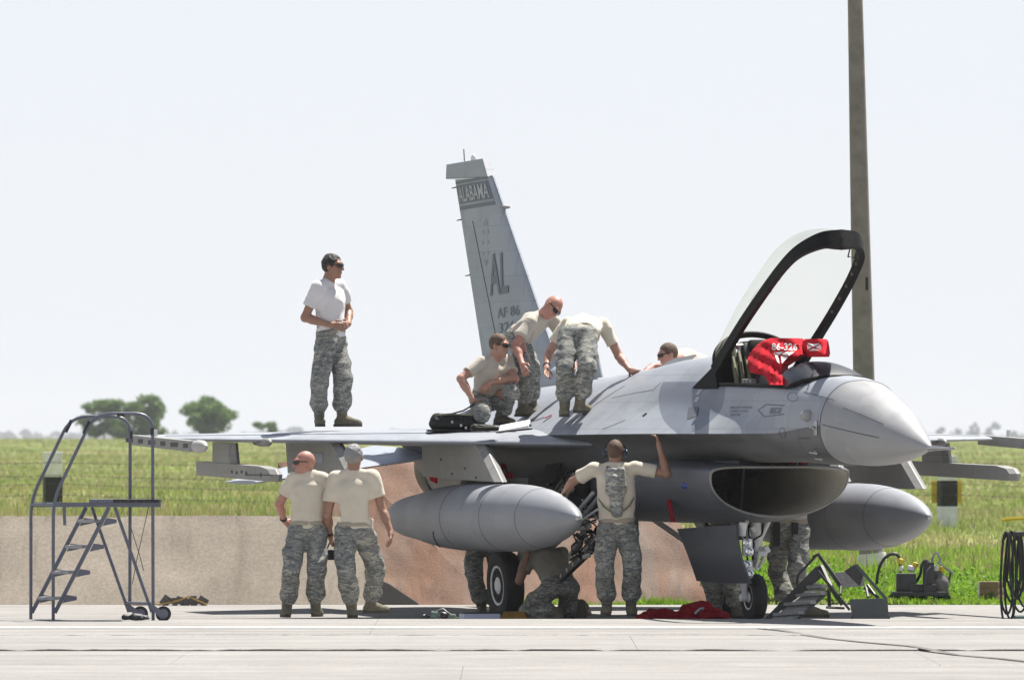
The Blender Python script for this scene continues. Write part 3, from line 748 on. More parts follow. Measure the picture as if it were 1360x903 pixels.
V, F = ring_mesh(secs, cap0=False, cap1=True)
F = [f[::-1] for f in F]
mi = [0 if f else 0 for f in F]
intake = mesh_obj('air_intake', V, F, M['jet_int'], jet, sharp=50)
mesh_obj('intake_lip', Vl, [f[::-1] for f in Fl], M['jet_pyl'], intake, sharp=60)
inner = [it_ring(.6225, .0305, .10)] + [it_ring(u, .034 + .05 * min(1, (.6 - u) / 1.5), RK(u)) for u in np.linspace(.55, -3.2, 22)]
V, F = ring_mesh(inner, cap0=False, cap1=True)
mesh_obj('duct', V, F, M['duct'], intake, sharp=50)
b = MB(); u0 = -.55; hh = it_half(u0, .04)
b.prism([L(-.30, .012, it_half(-.3, .05)[0, 1]), L(-.42, .012, it_half(-.42, .05)[-1, 1] + .01), L(-.75, .012, it_half(-.75, .06)[-1, 1] + .01), L(-.75, .012, it_half(-.75, .06)[0, 1])], L(0, -.024, 0)); b.build('splitter_strut', M['dkmetal'], intake)
# boundary layer wedge between nose and intake with red remnants of an inlet plug
b = MB(); b.prism([L(.35, .30, 1.50), L(-.9, .50, 1.50), L(-.9, -.50, 1.50), L(.35, -.30, 1.50)], (0, 0, .10)); b.build('diverter', M['jet_dark'], intake)
b = MB()
for vv in (.02, -.16, -.30): b = MB(); b.tube([L(.46, vv, 1.555), L(.43, vv - .05, 1.552), L(.38, vv - .10, 1.557)], .016, 8); b.build('red_streamer', M['red_d'], intake)
# small blue light and red flag pocket on the trunk side
iv = lambda u, w_: float(np.interp(-w_, -it_half(u)[:, 1], it_half(u)[:, 0]))
M['blue'] = simple('blue_lens', (.02, .06, .30), .15, var=.1)
b = MB(); uu = -.02; b.lathe([(-.05, .005), (-.03, .03), (.0, .037), (.05, .03), (.07, .006)], L(uu + .0, iv(uu, 1.30) + .004, 1.335), (1, 0, 0), 16); b.build('marker_light', M['blue'], intake)
b = MB()
for i in range(5): 
    ww = 1.19 - .055 * i; uu = -.62 + .03 * i; fv = iv(-.62, 1.19) + .012 + .006 * (i % 2)
    sec_ = [(L(uu + .05, fv, ww)), (L(uu - .05, fv, ww)), (L(uu - .05, fv - .012, ww)), (L(uu + .05, fv - .012, ww))]; FLS = [sec_] if i == 0 else FLS + [sec_]
V, F = ring_mesh(FLS); mesh_obj('red_flag', V, F, M['red_d'], intake)

# ---- wings
WS = 1.805                                        # wing plane height
def wing_le(v): return -5.02 + (4.57 - v) * math.tan(R(40))
def wing(sgn):
    secs = []
    for v in np.linspace(.95, 4.60, 24):
        le, te = wing_le(v), -6.12; c = le - te; P = []
        tc = .052 * c * (.85 + .15 * (4.6 - v) / 3.6)
        for k in range(25):
            s = .5 - .5 * math.cos(math.pi * k / 24)                  # 0 LE .. 1 TE upper
            th = tc * (2.1 * math.sqrt(s) * (1 - s) * .55 + .95 * s * (1 - s)) + .004
            cam = -.10 * tc * (1 - s) ** 3 * 3
            P.append((le - c * s, WS + cam + th * .92))
        for k in range(24, -1, -1):
            s = .5 - .5 * math.cos(math.pi * k / 24)
            th = tc * (2.1 * math.sqrt(s) * (1 - s) * .45 + .75 * s * (1 - s)) + .004
            cam = -.10 * tc * (1 - s) ** 3 * 3
            P.append((le - c * s, WS + cam - th * .8))
        secs.append([L(u, sgn * v, w_) for u, w_ in P])
    V, F = ring_mesh(secs)
    if sgn > 0: F = [f[::-1] for f in F]
    o = mesh_obj('wing', V, F, [M['jet_a']], jet, sharp=60)
    # flap seams, proud strips of sealant
    for q in (.16, .80):
        b = MB(); pts = []
        for v in np.linspace(1.45, 4.5, 10):
            le = wing_le(v); c = le + 6.12; tc = .052 * c * (.85 + .15 * (4.6 - v) / 3.6); th = tc * (2.1 * math.sqrt(q) * (1 - q) * .55 + .95 * q * (1 - q)) + .004
            pts.append(L(le - c * q, sgn * v, WS - .10 * tc * (1 - q) ** 3 * 3 + th * .92 + .001))
        b.tube(pts, .004, 4); b.build('flap_seam', M['seam'], o)
    return o
wr, wlft = wing(1), wing(-1)

# ---- pylons, tanks, launchers
def tank(sgn):
    uf = jp(768, 697, 1.86)[0]; ua = jp(526, 668, 1.86)[0]; Lt = uf - ua; ax = 1.012; Rt = .340
    prof = [(0, .004), (.02, .028), (.06, .055), (.14, .093), (.30, .148), (.55, .213), (.85, .268), (1.2, .310), (1.6, .333), (2.0, Rt), (3.15, Rt), (3.6, .330), (4.1, .300), (4.6, .250), (Lt - .30, .185), (Lt - .08, .135), (Lt - .01, .10), (Lt, .02)]
    q = np.array(prof); ts = np.concatenate([np.linspace(0, .3, 12), np.linspace(.36, Lt - .12, 50), np.linspace(Lt - .1, Lt, 8)])
    sm = [(t, float(pchip(q[:, 0], q[:, 1], [t])[0])) for t in ts]
    b = MB(); b.lathe(sm, L(uf, sgn * 1.86, ax), (-1, 0, -.004), 56)
    o = b.build('drop_tank', M['jet_tank'], jet, sharp=50)
    for t in (2.0, 3.2, 1.05):
        rr = float(pchip(q[:, 0], q[:, 1], [t])[0]) + .001
        b = MB(); b.tube([L(uf - t, sgn * 1.86 + rr * math.cos(a), ax - .004 * t + rr * math.sin(a)) for a in np.linspace(0, 2 * math.pi, 49)[:-1]], .0018, 4, closed=True); b.build('tank_seam', M['seam'], o)
    if sgn > 0:
        for t in (3.0, 3.5):                                         # fuel streaks under the filler panels
            b = MB(); a = np.linspace(.25, .62, 8) * math.pi
            b.tube([L(uf - t - .04 * i, sgn * 1.86 + (Rt + .001) * math.sin(x), ax - (Rt + .001) * math.cos(x)) for i, x in enumerate(np.linspace(1.1, .35, 9))], .007, 4); b.build('fuel_streak', M['dkmetal'], o)
    b = MB(); b.lathe([(-.005, .028), (.012, .022), (.02, .004)], L(uf, sgn * 1.86, ax), (1, 0, 0), 14); b.build('nose_cap', M['steel'], o)
    return o
tr_, tl_ = tank(1), tank(-1)

def pylon(sgn, v, prof, th, mat, name='pylon'):
    """prof: (u, w) outline; tapered nose and tail edges"""
    P = np.array(prof); c = P.mean(0); secs = []; half = (P[:, 0].max() - P[:, 0].min()) / 2
    for s, k in ((-th / 2, 1.0), (-.006, 0.0), (.006, 0.0), (th / 2, 1.0)):
        Q = P.copy(); fr = P[:, 0] > c[0]                  # wedge shaped nose and tail
        Q[:, 0] -= k * np.where(fr, min(.07, half * .3), -min(.08, half * .2))
        if k: Q[:, 1] = c[1] + (P[:, 1] - c[1]) * .995
        secs.append([L(u, sgn * v + s, w_) for u, w_ in Q])
    Vv, Ff = ring_mesh(secs); return mesh_obj(name, Vv, Ff, mat, jet, sharp=12)
def P2(pts, v): return [(jp(px, py, v)[0], jp(px, py, v)[2]) for px, py in pts]
inb = P2([(566, 588), (641, 588), (647, 596), (668, 640), (600, 636), (566, 632)], 1.86)
for s in (1, -1):
    o = pylon(s, 1.86, inb, .14, M['jet_pyl'])
    for (px, py) in ((594, 610), (609, 629), (641, 634), (626, 622)):
        u, _, w_ = jp(px, py, 1.86); MB().box(L(u, s * (1.86 + .071), w_), (.05, .004, .025)).build('fastener', M['seam'], o)
    if s < 0:
        for px in (.35, .62):
            ue = inb[0][0] * (1 - px) + inb[3][0] * px
            MB().lathe([(0, .06), (.012, .055), (.012, .035), (-.004, .03)], L(ue, -1.86 + .07, 1.60), (0, -1, 0), 18).build('access_port', M['jet_dark'], o)
mid = P2([(384, 587), (449, 587), (455, 596), (482, 650), (470, 651), (388, 644)], 3.05)
for s in (1, -1):
    o = pylon(s, 3.05, mid, .13, M['jet_pyl'])
    MB().box(L(mid[0][0] * .55 + mid[3][0] * .45, s * 3.118, 1.60), (.45, .012, .10), bev=.004).build('access_panel', M['jet_fin'], o)
outp = P2([(286, 587), (312, 588), (315, 618), (286, 616)], 3.92)
rail2 = P2([(265, 612.5), (355, 619), (366, 623), (370, 630), (369, 639.5), (266, 631)], 3.92)
for s in (1, -1):
    pylon(s, 3.92, outp, .11, M['jet_pyl'])
    rl = rail2 if s > 0 else [(u + (.50 if u > -4.6 else 0), w_) for u, w_ in rail2]
    o = pylon(s, 3.92, rl, .13, M['jet_pyl'], 'launcher_rail')
    u1, _, w1 = jp(366, 632, 3.92)
    MB().box(L(u1 - .35, s * (3.92 + .066), w1 + .01), (.9, .004, .012)).build('rail_slot', M['seam'], o)
    MB().lathe([(0, .03), (.004, .026)], L(u1 - .28, s * (3.92 + .064), w1 + .01), (0, -s, 0), 12).build('latch', M['dkmetal'], o)
    for k in range(4): MB().box(L(u1 - .75 - .16 * k, s * (3.92 + .0665), w1 + .03 + .01 * (k % 2)), (.05, .003, .03)).build('stencil', M['seam'], o)
tipr = P2([(176, 577.5), (262, 585.5), (262, 600), (176, 590.5)], 4.70)
for s in (1, -1):
    o = pylon(s, 4.70, tipr, .12, M['jet_pyl'], 'launcher_rail')
    u0, w0 = tipr[1][0], (tipr[1][1] + tipr[2][1]) / 2
    MB().lathe([(-.01, .062), (.05, .066), (.16, .062), (.24, .040), (.27, .01)], L(u0, s * 4.70, w0), (1, 0, 0), 20).build('nose_cap', M['cap'], o)
    for k in range(6):
        uu = u0 - .2 - .38 * k; f = (u0 - uu) / (u0 - tipr[0][0]); wz = w0 + f * ((tipr[0][1] + tipr[3][1]) / 2 - w0)
        MB().box(L(uu, s * 4.761, wz), (.24 if k % 2 else .16, .004, .045)).build('rail_slot', M['seam'], o)
    MB().box(L(u0 - 1.4, s * 4.70, tipr[0][1] + .02), (.05, .03, .07), bev=.006).build('lug', M['gearw'], o)
    # bullet fairing under the leading edge
    uf, _, wf = jp(347, 587, 3.70)
    MB().lathe([(0, .004), (.03, .028), (.08, .042), (.3, .045), (.5, .03)], L(wing_le(3.70) + .16, s * 3.70, WS - .045), (-1, 0, 0), 18).build('bullet_fairing', M['jet_pyl'], jet)

# ---- tail
fin_le = lambda w_: -6.46 + (3.257 - w_) * (1.55 / 1.525)
fin_te = lambda w_: -8.18 - (w_ - 2.74) * (.86 / 1.85)
secs = []
for w_ in np.linspace(2.15, 4.58, 14):
    le, te = fin_le(w_), fin_te(w_); c = le - te; P = []
    for k in range(13):
        s = .5 - .5 * math.cos(math.pi * k / 12); P.append((le - c * s, .038 * c * 2.0 * math.sqrt(s) * (1 - s) + .006))
    secs.append([L(u, v, w_) for u, v in P] + [L(u, -v, w_) for u, v in P[::-1][1:-1]] )
V, F = ring_mesh(secs); fin = mesh_obj('vertical_tail', V, [f[::-1] for f in F], M['jet_fin'], jet, sharp=50)
# flat tip pod
b = MB(); b.prism([L(-7.86, -.042, 4.585), L(-8.02, -.042, 4.78), L(-9.20, -.042, 4.745), L(-9.22, -.042, 4.59)], L(0, .09, 0)); b.build('tip_pod', M['jet_fin'], fin)
b = MB(); b.lathe([(0, .03), (.03, .032), (.06, .02), (.075, .004)], L(-8.45, 0, 4.765), (0, 0, 1), 14); b.build('beacon', M['gearw'], fin); MB().tube([L(-8.75, 0, 4.77), L(-8.77, 0, 4.90)], .006, 6).build('whip_aerial', M['seam'], fin)
b = MB(); b.tube([L(fin_le(4.25) + .16, 0, 4.245), L(fin_le(4.25) - .1, 0, 4.25)], [.012, .03], 8); b.build('fin_probe', M['jet_pyl'], fin)
for w_ in (4.50, 4.15, 3.55):
    b = MB(); b.tube([L(fin_te(w_) + .03, 0, w_), L(fin_te(w_) - .16, 0, w_ - .01)], [.010, .005], 6); b.build('static_wick', M['seam'], fin)
def fin_th(u, w_):
    le, te = fin_le(w_), fin_te(w_); c = le - te; s = min(max((le - u) / c, 0), 1); return .038 * c * 2.0 * math.sqrt(s) * (1 - s) + .006
# rudder hinge line
b = MB(); b.tube([L(fin_te(w_) + .30 * (fin_le(w_) - fin_te(w_)), fin_th(fin_te(w_) + .30 * (fin_le(w_) - fin_te(w_)), w_) + .001, w_) for w_ in np.linspace(2.5, 4.12, 10)], .005, 4); b.build('rudder_seam', M['seam'], fin)
# dorsal root fairing and blade aerial
b = MB(); secs = []
for u, hw_, wt in ((-4.45, .02, 2.40), (-5.0, .06, 2.48), (-5.7, .09, 2.55), (-6.6, .10, 2.52), (-7.5, .10, 2.40), (-8.05, .08, 2.26)):
    secs.append([L(u, hw_ * 2.0, 1.98), L(u, hw_ * 1.25, wt - .17), L(u, hw_, wt - .05), L(u, hw_ * .4, wt), L(u, -hw_ * .4, wt), L(u, -hw_, wt - .05), L(u, -hw_ * 1.25, wt - .17), L(u, -hw_ * 2.0, 1.98)])
V, F = ring_mesh(secs); mesh_obj('fin_root_fairing', V, F, M['jet_fin'], fin, sharp=45)
b = MB(); b.prism([L(-4.42, -.008, 2.43), L(-4.72, -.008, 2.42), L(-4.70, -.008, 2.72), L(-4.60, -.008, 2.73)], L(0, .016, 0)); b.build('blade_aerial', M['jet_fin'], jet)
# bands and letters on the fin
def fin_quad(name, uw, mat, off=.003, parent=fin):
    P = []
    n = 8
    (a, bq, c, d) = uw                             # front-low, back-low, back-high, front-high
    vs, fs = [], []
    for i in range(n + 1):
        t = i / n
        lo = (a[0] + (bq[0] - a[0]) * t, a[1] + (bq[1] - a[1]) * t); hi = (d[0] + (c[0] - d[0]) * t, d[1] + (c[1] - d[1]) * t)
        for q in (lo, hi): vs.append(L(q[0], fin_th(*q) + off, q[1]))
    fs = [(2 * i, 2 * i + 1, 2 * i + 3, 2 * i + 2) for i in range(n)]
    return mesh_obj(name, vs, fs, mat, parent, smooth=False)
def band(w0, w1, mat, off):
    fin_quad('tail_band', [(fin_le(w0) - .02, w0 + .02), (fin_te(w0) + .02, w0 - .02), (fin_te(w1) + .02, w1 - .02), (fin_le(w1) - .02, w1 + .02)], mat, off)
band(4.33, 4.53, M['mark'], .004); band(4.265, 4.305, M['mark'], .004); band(4.545, 4.575, M['mark'], .004)

def text_mesh(txt, bold=False):
    cu = bpy.data.curves.new('lettering', 'FONT'); cu.body = txt; cu.size = 1.0; cu.resolution_u = 2
    if bold: cu.offset = .018
    o = bpy.data.objects.new('lettering', cu); COL.objects.link(o)
    dg = bpy.context.evaluated_depsgraph_get(); dg.update()
    me = o.evaluated_get(dg).to_mesh()
    vs = np.array([v.co[:] for v in me.vertices]); fs = [tuple(p.vertices) for p in me.polygons]
    o.evaluated_get(dg).to_mesh_clear(); bpy.data.objects.remove(o); bpy.data.curves.remove(cu)
    vs[:, :2] -= vs[:, :2].min(0); vs[:, :2] /= vs[:, :2].max(0)
    return vs, fs
def decal(name, txt, fn, mat, parent, bold=False):
    """fn maps the unit square of the lettering onto a surface"""
    vs, fs = text_mesh(txt, bold)
    return mesh_obj(name, [fn(a, b_) for a, b_, _ in vs], fs, mat, parent, smooth=False)
def finmap(u0, u1, w0, w1, slant=0.0, off=.007):
    def f(a, b_):
        w_ = w0 + (w1 - w0) * b_; u = u0 + (u1 - u0) * a - slant * (w_ - w0)
        w_ += .03 * (a - .5)
        return L(u, fin_th(u, w_) + off, w_)
    return f
uA = lambda px, py: jp(px, py, 0.05)
u0, _, w0 = uA(608, 259); u1, _, w1 = uA(652, 238)
decal('lettering', 'ALABAMA', finmap(-8.84, -7.80, 4.345, 4.505, .46, .008), M['mark_l'], fin, True)
decal('lettering', 'AL', finmap(uA(651, 390)[0], uA(677, 390)[0], uA(660, 391)[2], uA(660, 336)[2], .12), M['mark'], fin, True)
decal('lettering', 'AF 86', finmap(uA(662, 420)[0], uA(692, 420)[0], uA(662, 421)[2], uA(662, 408)[2], .1), M['mark'], fin)
decal('lettering', '326', finmap(uA(664, 440)[0], uA(686, 440)[0], uA(662, 441)[2], uA(662, 428)[2], .1), M['mark'], fin)
for k in range(12):                                # faded squadron emblem: a few thin worn strokes
    a = k / 12 * 2 * math.pi
    uu, ww = -7.93 + .10 * math.cos(a), 3.87 + .23 * math.sin(a)
    fin_quad('emblem_stroke', [(uu + .03, ww), (uu - .03, ww), (uu - .035, ww + .03), (uu + .025, ww + .03)], M['emb'] if 'emb' in M else M.setdefault('emb', simple('emblem_faded', (.27, .287, .32), .55, var=.1)), .004)

# ---- horizontal tails and ventral fins, nozzle
for s in (1, -1):
    secs = []; lt, tt = jp(340, 638, 2.8), jp(298, 644, 2.8)
    for t in np.linspace(0, 1, 8):
        v = .80 + 2.0 * t; le = -7.30 + (lt[0] + 7.30) * t; te = -9.45 + (tt[0] + 9.45) * t; c = le - te; P = []
        wl, wt_ = 1.60 + (lt[2] - .02 - 1.60) * t, 1.72 + (tt[2] + .03 - 1.72) * t      # parked leading edge down
        for k in range(11):
            q = .5 - .5 * math.cos(math.pi * k / 10); P.append((le - c * q, wl + (wt_ - wl) * q, .022 * c * 2 * math.sqrt(q) * (1 - q) + .003))
        secs.append([L(u, s * v, z + d) for u, z, d in P] + [L(u, s * v, z - d) for u, z, d in P[::-1][1:-1]])
    V, F = ring_mesh(secs); mesh_obj('horizontal_tail', V, F if s < 0 else [f[::-1] for f in F], M['jet_fin'], jet, sharp=50)
    b = MB(); b.prism([L(-6.4, s * .50, 1.22), L(-7.7, s * .50, 1.24), L(-7.75, s * .72, .82), L(-6.95, s * .72, .82)], L(0, .03 * s, 0)); b.build('ventral_fin', M['jet_low_shaded'], jet)
b = MB(); b.lathe([(0, .48), (.1, .485), (.3, .45), (.55, .40), (.56, .38), (.4, .40), (.1, .41)], L(-8.7, 0, 1.50), (-1, 0, 0), 40); b.build('exhaust_nozzle', M['dkmetal'], jet)

# ---- canopy, raised on its rear hinge
SW = 2.315
CT = [0, .2, .4, .6, .75, .9, 1.0]                    # frame edge: along it u, w and half width; the front arch dips to meet the nose
CU = [-.011, .703, 1.386, 1.93, 2.15, 2.31, 2.35]; CW = [2.50, 2.90, 3.28, 3.59, 3.71, 3.785, 3.80]; CV = [.45, .455, .435, .375, .285, .15, 0]
HR = Vector((-.011, 0, 2.50)); HF = Vector((2.0, 0, 3.58)); ax_d = (HF - HR).normalized(); ax_n = Vector((-ax_d.z, 0, ax_d.x))
def chw(t): return float(pchip(CT, CV, [t])[0])
def cc(t, n=0.0): return Vector((float(pchip(CT, CU, [t])[0]), 0, float(pchip(CT, CW, [t])[0]))) + ax_n * n
def cpt(t, side, n, out=0.0):
    q = cc(t, n); q.y = -side * (chw(t) + out); return q
canopy = empty('canopy', (0, 0, 0)); canopy.parent = jet
ts = np.linspace(0, 1, 46)
# frame: a deep black channel following the U-shaped edge
loop = [(t, 1) for t in ts] + [(t, -1) for t in ts[::-1][1:]]
secs = []
for i, (t, sd_) in enumerate(loop):
    c = cpt(t, sd_, 0); a = cpt(*loop[max(i - 1, 0)], 0); bq = cpt(*loop[min(i + 1, len(loop) - 1)], 0)
    tg = (bq - a).normalized(); outd = tg.cross(ax_n).normalized()
    if outd.y * (-sd_) < 0 and abs(outd.y) > .05: outd = -outd
    if (outd.dot(ax_d) < 0 and t > .97): outd = -outd
    dp = .080 + .09 * max(0, (t - .5) / .5) ** 1.3 + .03 * max(0, (.2 - t) / .2)
    secs.append([c + outd * .012 + ax_n * .02, c + outd * .006 - ax_n * dp, c - outd * (.050 + .03 * max(0, (t - .6) / .4)) - ax_n * (dp - .01), c - outd * (.065 + .03 * max(0, (t - .6) / .4)) - ax_n * .01, c - outd * .030 + ax_n * .03])
V, F = ring_mesh(secs); fr = mesh_obj('canopy_frame', V, F, M['blk'], canopy, sharp=40)
# latches, rivet plates and grab handle along the inside of the far rail
for t in np.linspace(.30, .97, 11):
    c = cpt(t, -1, -.06); c.y -= .052; MB().box(c, (.05, .012, .03), bev=.003).build('canopy_latch', M['dkmetal'], canopy)
    if t > .4:
        c = cpt(t - .03, 1, -.055); c.y += .05; MB().box(c, (.04, .012, .03), bev=.003).build('canopy_latch', M['dkmetal'], canopy)
hp = [cpt(.56, -1, .02), cpt(.56, -1, .03), cpt(.66, -1, .03), cpt(.66, -1, .02)]
for q in (0, 3): hp[q].y -= .05
for q in (1, 2): hp[q].y -= .12
MB().tube(hp, .008, 6, closed=True).build('grab_handle', M['blk'], canopy)
# rear bow of the moving canopy
def bow(t, hn, r, name, out=0.0):
    pts = []
    for a in np.linspace(0, math.pi, 25):
        q = cc(t, hn * math.sin(a) + out); q.y = -chw(t) * math.cos(a) * .98; pts.append(q)
    b = MB(); b.tube(pts, r, 8); return b.build(name, M['blk'], canopy)
bow(.02, .33, .032, 'rear_bow')
# glass bubble
gm = bpy.data.materials.new('canopy_glass'); gm.use_nodes = True; gn = gm.node_tree; gn.nodes.clear()
go = gn.nodes.new('ShaderNodeOutputMaterial'); gt = gn.nodes.new('ShaderNodeBsdfTransparent'); gg = gn.nodes.new('ShaderNodeBsdfGlossy'); gx_ = gn.nodes.new('ShaderNodeMixShader'); fz = gn.nodes.new('ShaderNodeFresnel')
gt.inputs[0].default_value = (.95, .953, .905, 1); gg.inputs['Roughness'].default_value = .02; gg.inputs[0].default_value = (.95, .95, .9, 1); fz.inputs[0].default_value = 1.16
fm = gn.nodes.new('ShaderNodeMath'); fm.operation = 'MULTIPLY'; fm.inputs[1].default_value = .22; gn.links.new(fz.outputs[0], fm.inputs[0]); gn.links.new(fm.outputs[0], gx_.inputs[0]); gn.links.new(gt.outputs[0], gx_.inputs[1]); gn.links.new(gg.outputs[0], gx_.inputs[2]); gn.links.new(gx_.outputs[0], go.inputs[0])
M['glass'] = gm
q_t = np.array([0, .2, .4, .6, .75, .9, 1.0]); q_h = np.array([.33, .45, .45, .28, .10, .015, .0])
secs = []
tg_ = np.linspace(0, .995, 40)
for t in tg_:
    hn = float(pchip(q_t, q_h, [t])[0]); wv = chw(t); row = []
    for a in np.linspace(0, math.pi, 33):
        q = cc(t, hn * math.sin(a) ** .9 + .004); q.y = -wv * math.cos(a) * (1 + .04 * math.sin(a)); row.append(q)
    secs.append(row)
n = 33; vs = [p for s in secs for p in s]; fs = [(i * n + j, i * n + j + 1, (i + 1) * n + j + 1, (i + 1) * n + j) for i in range(len(secs) - 1) for j in range(n - 1)]
mesh_obj('canopy_glass', vs, fs, gm, canopy, sharp=None)
# strut and sill rim
b = MB(); b.tube([L(-.10, .40, 2.45), L(.16, .43, 2.33)], .03, 8); b.tube([L(-.10, -.40, 2.45), L(.16, -.43, 2.33)], .03, 8); b.build('hinge_strut', M['blk'], canopy)
b = MB(); b.prism([L(-.48, .50, 2.29), L(.20, .475, 2.29), L(.06, .455, 2.50), L(-.02, .45, 2.50)], L(0, -.07, 0)); b.build('hinge_plate', M['blk'], canopy)
b = MB(); b.prism([L(-.48, -.50, 2.29), L(.20, -.475, 2.29), L(.06, -.455, 2.50), L(-.02, -.45, 2.50)], L(0, .07, 0)); b.build('hinge_plate', M['blk'], canopy)
# fixed rear window frame behind the seat
pts = [L(-.20, .40 * math.cos(a), 2.33 + .42 * math.sin(a)) for a in np.linspace(0, math.pi, 25)]
b = MB(); b.tube(pts, .014, 8); b.build('rear_window_frame', M['blk'], jet)
n = 25; vs = [L(-.20, .39 * math.cos(a), 2.33 + .41 * math.sin(a)) for a in np.linspace(0, math.pi, n)] + [L(-.62, .34 * math.cos(a), 2.33 + .27 * math.sin(a)) for a in np.linspace(0, math.pi, n)]
mesh_obj('rear_window', vs, [(i, i + 1, n + i + 1, n + i) for i in range(n - 1)], gm, jet, sharp=None)
# sill rim round the cockpit
pts = [L(u, body_ctrl(u)[2][0] + .002, body_ctrl(u)[2][1] + .012) for u in np.linspace(-.15, 2.0, 18)]
fr_ = [L(2.02 + .34 * math.sin(a), .418 * math.cos(a), 2.30 + .10 * math.sin(a)) for a in np.linspace(0, math.pi, 17)]
b = MB(); b.tube(pts + fr_ + [Vector((p.x, -p.y, p.z)) for p in pts[::-1]], .020, 6); b.build('cockpit_sill', M['blk'], jet)
# glare shield: dark hood that rises from the bow to the instrument panel
secs = []
for u, hw_, hh_ in ((2.40, .10, .02), (2.33, .26, .07), (2.22, .36, .135), (2.08, .395, .19), (1.93, .405, .235), (1.78, .405, .262), (1.68, .40, .265), (1.66, .37, .10)):
    secs.append([L(u, hw_ * math.cos(a), 2.285 + hh_ * max(0, math.sin(a)) ** .8) for a in np.linspace(0, math.pi, 21)])
V, F = ring_mesh(secs); M['shield'] = simple('glare_shield', (.014, .017, .026), .38, var=.2); mesh_obj('glare_shield', V, F, M['shield'], jet, sharp=60)
b = MB(); b.tube([L(1.75, .16, 2.47), L(1.95, .10, 2.45), L(2.1, -.1, 2.40), L(1.8, -.22, 2.475), L(1.62, .02, 2.52), L(1.9, .18, 2.45)], .012, 6); b.tube([L(1.55, .2, 2.49), L(1.8, -.05, 2.475), L(2.0, -.2, 2.43)], .010, 6); b.build('tangled_strap', M['blk'], jet)
# ejection seat
seat = empty('ejection_seat', (0, 0, 0)); seat.parent = jet
b = MB(); b.box(L(.16, 0, 2.50), (.14, .34, .50), Matrix.Rotation(R(-28), 3, 'Y'), bev=.03); b.build('seat_back', M['dkmetal'], seat)
b = MB(); b.box(L(.10, 0, 2.69), (.16, .24, .13), Matrix.Rotation(R(-28), 3, 'Y'), bev=.03); b.build('headrest', M['blk'], seat)
b = MB(); b.box(L(-.06, 0, 2.46), (.05, .74, .38), bev=.02); b.build('seat_bulkhead', M['blk'], seat)
b = MB(); b.tube([L(.05, .30, 2.71), L(.05, -.30, 2.71)], .028, 12); b.build('crossbar', M['steel'], seat)
for vv in (.19, .25, -.19, -.25):
    b = MB(); b.tube([L(.06, vv, 2.70), L(.14, vv + .02, 2.52), L(.24, vv + .03, 2.33)], [.022, .03, .026], 8); b.build('seat_rail', M['steel' if abs(vv) < .2 else 'olive'], seat)
for vv, dz in ((.22, .0), (.28, -.06), (.15, -.03)):
    b = MB(); b.tube([L(.12, vv, 2.66 + dz), L(.26, vv + .03, 2.55 + dz), L(.30, vv + .02, 2.40 + dz)], .017, 6); b.build('harness_strap', M['olive'], seat)
for i in range(3): MB().box(L(.62 + .1 * i, .34, 2.335), (.07, .06, .10), bev=.015).build('side_panel', M['jet_pyl'], jet)

# ---- nose landing gear
ng = empty('nose_gear', (0, 0, 0)); ng.parent = jet
b = MB(); b.tube([L(.02, 0, 1.02), L(.0, 0, .70)], .052, 16); b.tube([L(.0, 0, .72), L(-.0, 0, .50)], .036, 14); b.lathe([(-.03, .06), (.0, .068), (.05, .068), (.08, .055)], L(.005, 0, .72), (0, 0, 1), 18)
b.tube([L(.03, .14, 1.0), L(.0, .05, .80)], .026, 10); b.tube([L(.03, -.14, 1.0), L(.0, -.05, .80)], .026, 10); b.tube([L(-.75, 0, 1.02), L(-.02, 0, .70)], .028, 10)
b.build('strut', M['gearw'], ng)
b = MB(); b.tube([L(.0, .0, .55), L(.01, .065, .52), L(.01, .105, .45), L(-.02, .110, .33), L(-.03, .095, .235)], [.040, .046, .042, .036, .030], 12); b.lathe([(-.01, .04), (.06, .04), (.065, .03)], L(-.03, .085, .225), (0, -1, 0), 14); b.build('fork', M['gearw'], ng)
b = MB(); b.tube([L(.06, .03, .72), L(.16, .03, .62), L(.06, .02, .53)], .017, 8); b.tube([L(.06, -.03, .72), L(.16, -.03, .62), L(.06, -.02, .53)], .017, 8); b.box(L(.13, -.02, .66), (.06, .10, .05), bev=.01); b.build('torque_link', M['gearw'], ng)
for i, (pp) in enumerate([[(.05, .09, .98), (.09, .10, .84), (.07, .04, .76), (.06, .05, .60)], [(.06, -.06, .95), (.10, -.03, .85), (.08, .05, .79), (.09, .07, .70)], [(.03, .12, .95), (.06, .13, .80), (.04, .10, .62), (.03, .06, .52)]]):
    b = MB(); b.tube([L(*p) for p in crom(pp, 5)], .009, 6); b.build('hydraulic_hose', M['blk'], ng)
for (u, v, w_, sz) in ((.07, -.09, .70, .07), (.06, .02, .64, .06), (.05, .07, .66, .05), (.08, -.05, .60, .045), (.06, .05, .90, .06)):
    b = MB(); b.box(L(u, v, w_), (sz, sz * .8, sz), Matrix.Rotation(.5, 3, 'X'), bev=.01); b.build('gear_fitting', M['gearw' if sz > .055 else 'steel'], ng)
